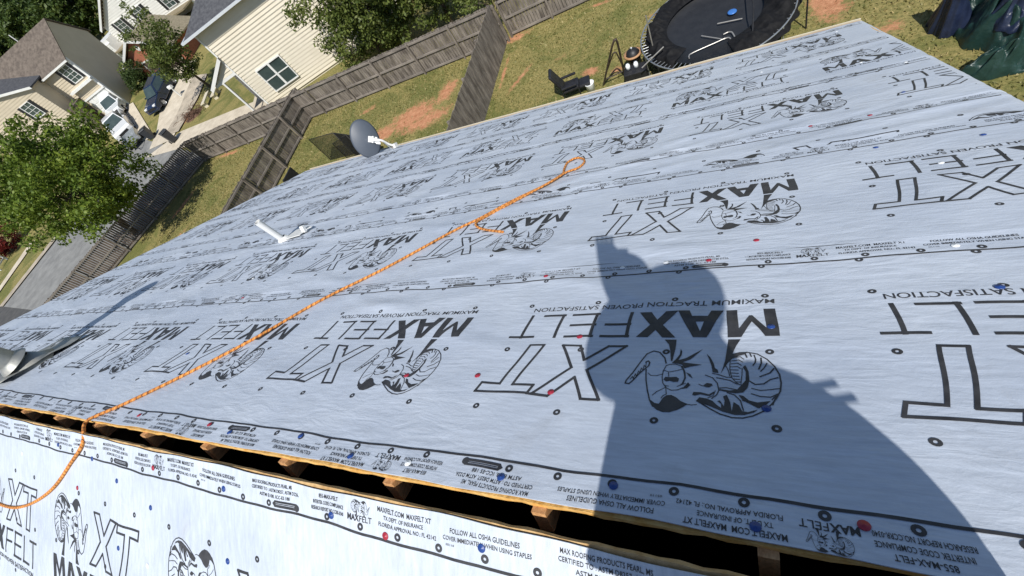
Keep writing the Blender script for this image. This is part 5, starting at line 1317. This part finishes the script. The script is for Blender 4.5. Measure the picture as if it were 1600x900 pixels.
# heap of tarpaulins beside the house
def tarp(name, c, rx, ry, h, m, label, seed, sharp=1.0, rot=0.0):
    rr = np.random.default_rng(seed); nx = ny = 150; ph = rr.uniform(0, 6.28, 20); fr = rr.uniform(2.0, 9.0, 20); an = rr.uniform(0, 3.14, 20)
    gx, gy = np.meshgrid(np.linspace(-1, 1, nx + 1), np.linspace(-1, 1, ny + 1))
    X = gx * np.sqrt(1 - gy ** 2 / 2); Y = gy * np.sqrt(1 - gx ** 2 / 2); rad = np.sqrt(X ** 2 + Y ** 2); th = np.arctan2(Y, X)
    out = 1 + .10 * np.sin(3 * th + ph[0]) + .06 * np.sin(7 * th + ph[1]) + .03 * np.sin(17 * th + ph[2])
    tri = lambda q: np.abs((q / 3.14159 + .5) % 2 - 1)
    PX = X * rx / .9; PY = Y * ry / .9
    wx = PX + .10 * tri(PY * 5 + ph[3]) + .05 * tri(PX * 11 + PY * 4 + ph[4]); wy = PY + .10 * tri(PX * 6 + ph[5]) + .05 * tri(PY * 12 - PX * 5 + ph[6])
    cr_ = 0
    for k in range(46):
        f = 3.4 * 1.056 ** k; an_ = rr.uniform(0, 3.14); p_ = rr.uniform(0, 6.28)
        m_ = .5 + .5 * np.sin(wx * rr.uniform(-3, 3) + wy * rr.uniform(-3, 3) + rr.uniform(0, 6.28))
        cr_ = cr_ + (tri((wx * math.cos(an_) + wy * math.sin(an_)) * f + p_) ** 1.5 - .4) * m_ / f ** .95
    body = np.clip(1 - rad ** 3.2, 0, 1)
    Zz = body ** .75 * h * (.72 + .28 * np.sin(2.4 * PX + ph[3]) * np.cos(2.7 * PY + ph[4])) + cr_ * 1.0 * sharp * np.clip((1.02 - rad) * 3, 0, 1)
    Zz = np.maximum(Zz, .0) + .01
    co, si = math.cos(rot), math.sin(rot); A = X * rx * out; B = Y * ry * out
    P = np.stack([c[0] + A * co - B * si, c[1] + A * si + B * co, Zz + c[2]], -1).reshape(-1, 3)
    i, j = np.meshgrid(np.arange(nx), np.arange(ny)); a = (j * (nx + 1) + i).ravel()
    o = np_mesh(name, P - np.array(c), np.stack([a, a + 1, a + nx + 2, a + nx + 1], 1), m, None, True); o.location = c
    return tag(o, label, 'tarpaulin', 'tarpaulins heaped by the house')
def tarp_mat(name, c, c2):
    m = mat(name, c, .38, c2, 3, bump=.6, bscale=11, spec=.5); return m
m_tg = tarp_mat('green_tarp', (.008, .028, .024), (.016, .045, .038)); m_tb = tarp_mat('blue_tarp', (.009, .014, .034), (.018, .027, .062))
tarp('tarpaulin', V(6.05, 12.4, 0), 1.22, 1.55, .85, m_tg, 'big crumpled dark green tarpaulin, main part of the heap', 4, 1.3)
tarp('tarpaulin', V(6.1, 12.3, .45), .95, .75, .75, m_tb, 'blue tarpaulin crumpled over the green heap', 9, 1.8, .5)
tarp('tarpaulin', V(4.85, 12.95, 0), .55, .42, .75, m_tb, 'small blue tarpaulin bundle at the left end of the heap', 12, 1.2, .4)
tarp('tarpaulin', V(5.75, 11.1, 0), 1.15, .38, .55, m_tg, 'flat green tarpaulin fold nearest the roof edge', 15, 1.2, .08)

# ---------------------------------------------------------------- grass tufts on the visible yard
def grass():
    rng = np.random.default_rng(5); N = 60000
    x = rng.uniform(-33, 8, N); y = rng.uniform(9, 21, N)
    keep = np.ones(N, bool)
    for (cx, cy, rx, ry, a, s_) in CLAY:
        c, si = math.cos(a), math.sin(a); dx = x - cx; dy = y - cy
        u = (dx * c + dy * si) / rx; v = (-dx * si + dy * c) / ry
        keep &= ~((u * u + v * v < (s_ * .78) ** 2) & (rng.random(N) < .93))
    dens = .5 + .5 * np.sin(x * .9 + 1) * np.sin(y * 1.1) + .3 * rng.standard_normal(N)
    keep &= dens > -.1
    x, y = x[keep], y[keep]; n = len(x)
    a = rng.uniform(0, 6.28, n); h = rng.uniform(.03, .085, n); wd = rng.uniform(.018, .035, n); l = rng.uniform(-.06, .06, (n, 2))
    P = np.stack([x, y, np.zeros(n)], 1); d = np.stack([np.cos(a) * wd, np.sin(a) * wd, np.zeros(n)], 1)
    tip = P + np.stack([l[:, 0], l[:, 1], h], 1)
    v = np.stack([P - d, P + d, tip], 1).reshape(-1, 3)
    o = np_mesh('grass', v, np.arange(len(v)).reshape(-1, 3), leaf_mat('grass_blades', (.07, .09, .022), (.20, .185, .06), (.42, .33, .15), .15), None)
    tag(o, kind='stuff')
grass()

# ---------------------------------------------------------------- the person taking the picture
CC = Vector((0, 0, CAM_Z))
E1 = V(.91192, .41036, 0); FW = Vector((WM[0].z, WM[1].z, WM[2].z)); RT = cam_right; UPC = cam_up
BK = V(.4102, -.9120, 0)
def person():
    nodes = {}; vs = []; rad = []; eds = []
    def n(name, p, r, parent=None):
        nodes[name] = len(vs); vs.append(tuple(p)); rad.append(r if isinstance(r, tuple) else (r, r))
        if parent: eds.append((nodes[parent], nodes[name]))
    c = lambda x, y, z: V(x, y, z)
    fl_, fr_ = near(.02, .62, .05) - CC, near(.42, .66, .05) - CC
    BK = V(.4102, -.9120, 0)
    B = lambda a, back, z: E1 * a + BK * back + V(0, 0, z)
    Q = lambda a, b, back: E1 * a + BK * back + V(0, 0, (b + .808 * back) / .588)     # a, b: where it stands as seen from the sun
    n('pelvis', Q(.03, -.71, .46), (.16, .06)); n('waist', Q(.03, -.68, .45), (.23, .12), 'pelvis'); n('chest', Q(.025, -.60, .43), (.20, .13), 'waist')
    n('neck0', Q(.01, -.50, .40), (.12, .10), 'chest'); n('neck', Q(.0, -.43, .385), .085, 'neck0'); n('jaw', Q(0, -.36, .36), (.075, .09), 'neck'); n('head', Q(0, -.30, .355), (.08, .10), 'jaw'); n('crown', Q(0, -.25, .36), (.065, .08), 'head'); n('nose', Vector(vs[nodes['head']]) - BK * .085 + V(0, 0, -.03), .012, 'head')
    for s, sg in (('l', -1), ('r', 1)):
        hip = Q(-.17 if sg < 0 else .23, -.79, .46); n('hip' + s, hip, .10, 'pelvis')
        ft = fl_ if sg < 0 else fr_; kn = hip.lerp(ft, .5) + V(-.03, .10, .05)
        n('knee' + s, kn + E1 * (.05 * sg), .088, 'hip' + s); n('ankle' + s, ft + V(0, -.02, .07), .068, 'knee' + s); n('toe' + s, ft + V(-.06, .17, -.035 ), (.055, .044), 'ankle' + s)
    n('shl', Q(-.285, -.610, .41), .150, 'chest'); n('flankl', Q(-.290, -.74, .45), .150, 'waist')
    n('shr', Q(.285, -.655, .42), .118, 'chest')
    # right arm hangs at the side
    n('elr', Q(.332, -.735, .40), .066, 'shr'); n('wrr', Q(.342, -.785, .33), .044, 'elr'); n('pmr', Q(.340, -.81, .27), (.046, .028), 'wrr')
    for k in range(4):
        b = Q(.325 + .012 * k, -.822 + .002 * abs(k - 1.5), .235); n('fr%d' % k, b, .0105, 'pmr'); n('gr%d' % k, b + V(-.012, .035, -.022), .0095, 'fr%d' % k)
    n('tr0', Q(.305, -.80, .25), .0115, 'pmr'); n('tr1', Q(.295, -.81, .225), .0095, 'tr0')
    # left arm reaches forward with the phone
    ph = -FW * .014 - RT * .055 - UPC * .012
    hd = ph - FW * .045 - RT * .062 + UPC * .01
    n('ell', Q(-.045, -.355, .21), .066, 'shl'); n('mid', Q(-.030, -.16, .22), .125, 'ell'); n('cuff', Q(-.040, -.070, .20), .125, 'mid')
    n('wrl', hd - UPC * .03 - FW * .07, .060, 'cuff'); n('pml', hd + UPC * .010 - FW * .02, (.070, .036), 'wrl')
    for k in range(4):
        b = hd + UPC * (.050 - .004 * abs(k - 1.5)) + RT * (.026 * (k - 1.5)) + FW * .004
        n('fl%d' % k, b, .0125, 'pml'); n('gl%d' % k, b + UPC * (.032 + .010 * (k % 2)) + FW * .010, .011, 'fl%d' % k); n('hl%d' % k, b + UPC * .046 + FW * .030, .0095, 'gl%d' % k)
    n('tl', hd - UPC * .020 + RT * .055 + FW * .004, .0135, 'pml'); n('ul', hd - UPC * .012 + RT * .085 + FW * .010, .011, 'tl')
    me = bpy.data.meshes.new('person'); me.from_pydata(vs, eds, []); me.update()
    o = bpy.data.objects.new('person', me); C.objects.link(o); o.location = CC
    sk = o.modifiers.new('skin', 'SKIN'); sk.use_smooth_shade = True
    for i, r in enumerate(rad): me.skin_vertices[0].data[i].radius = r
    me.skin_vertices[0].data[0].use_root = True
    sub = o.modifiers.new('sub', 'SUBSURF'); sub.levels = 2; sub.render_levels = 2
    bpy.context.view_layer.update()
    solid = bpy.data.meshes.new_from_object(o.evaluated_get(bpy.context.evaluated_depsgraph_get()))
    o.modifiers.clear(); o.data = solid; bpy.data.meshes.remove(me); me = solid; me.name = 'person'
    for m_ in (mat('grey_work_shirt', (.10, .11, .13), .85, (.15, .16, .18), 7, bump=.3, bscale=12), mat('worn_denim', (.035, .05, .085), .9, (.07, .09, .13), 9, bump=.3, bscale=14),
               mat('skin', (.42, .24, .16), .55, (.48, .28, .19), 6), mat('brown_boots', (.07, .045, .03), .7, (.10, .07, .045), 9)): me.materials.append(m_)
    P_ = lambda k: Vector(vs[nodes[k]])
    for p in me.polygons:
        c_ = p.center; k = 0; p.use_smooth = True
        if (c_ - P_('pml')).length < .115 or (c_ - P_('pmr')).length < .10: k = 2
        elif c_.z > P_('neck').z - .02 and (c_ - P_('head')).length < .24 and (c_ - P_('mid')).length > .12 and (c_ - P_('cuff')).length > .12: k = 2
        elif min((c_ - P_('anklel')).length, (c_ - P_('ankler')).length, (c_ - P_('toel')).length, (c_ - P_('toer')).length) < .13: k = 3
        elif c_.z < P_('pelvis').z - .06 and (c_ - P_('wrr')).length > .13 and (c_ - P_('elr')).length > .13 and (c_ - P_('pmr')).length > .16: k = 1
        p.material_index = k
    o['head'] = tuple(P_('head')); return o
PERSON = person()
tag(PERSON, 'person in grey work clothes and brimmed hat standing by the ridge slot, phone held out', 'person')
BK = V(.4102, -.9120, 0)
hd0 = Vector(PERSON['head']); del PERSON['head']
for sg in (-1, 1):
    ec = CC + hd0 - BK * .088 + E1 * (.032 * sg) + V(0, 0, .0)
    mb = MB(); mb.lathe(ec, -BK, [(-.008, .0), (-.006, .010), (.003, .008), (.006, .0)], 10); mb.build('eye', m_black, PERSON)
hc = CC + BK * .36 - E1 * .005 + V(0, 0, (-.262 + .808 * .36) / .588)
hn = (V(0, 0, 1) * .934 - BK * .34 + E1 * -.16).normalized()
mb = MB(); mb.lathe(hc, hn, [(-.012, .10), (-.022, .19), (-.040, .296), (-.032, .300), (-.012, .19), (.01, .118), (.09, .105), (.125, .07), (.13, .0)], 36)
mb.build('hat', mat('straw_hat', (.42, .32, .17), .8, (.52, .41, .24), 30), PERSON)
pc = CC - FW * .014 - RT * .055 - UPC * .012
mb = MB(); mb.box(pc, (.155, .074, .009), (RT, UPC, FW)); 
mb = MB()
nk = CC + BK * .385 + V(0, 0, (-.335 + .808 * .385) / .588)
fv = []
for (h_, r_) in [(0, .15), (.06, .168), (.13, .178), (.16, .185)]:
    for i in range(21):
        a = R(-105 + 210 * i / 20); rw_ = r_ * (1 + .03 * math.sin(i * 1.9)); fv.append(nk + BK * (rw_ * math.cos(a)) + E1 * (rw_ * math.sin(a)) - V(0, 0, h_))
mb.add(fv, [(j * 21 + i, j * 21 + i + 1, (j + 1) * 21 + i + 1, (j + 1) * 21 + i) for j in range(3) for i in range(20)], True); mb.build('neck_flap', mat('straw_cloth', (.36, .29, .18), .8), PERSON)
q0 = CC + E1 * .345 + BK * .42 + V(0, 0, (-.594 + .808 * .42) / .588)
for k, dz in enumerate((.030, -.022)):
    mb = MB(); mb.box(q0 + V(0, 0, dz) + E1 * (.012 * k), (.062, .010, .014), ((E1 - V(0, 0, .35)).normalized(), BK, (V(0, 0, 1) + E1 * .35).normalized())); mb.build('strap', m_black, PERSON)
T = thing('phone', pc, 'black phone held out over the ridge', 'phone')
mb.build('body', m_black, T, bevel=.003)
mb = MB(); mb.box(pc - FW * .0052, (.148, .068, .0008), (RT, UPC, FW)); mb.build('screen', m_glass, T)
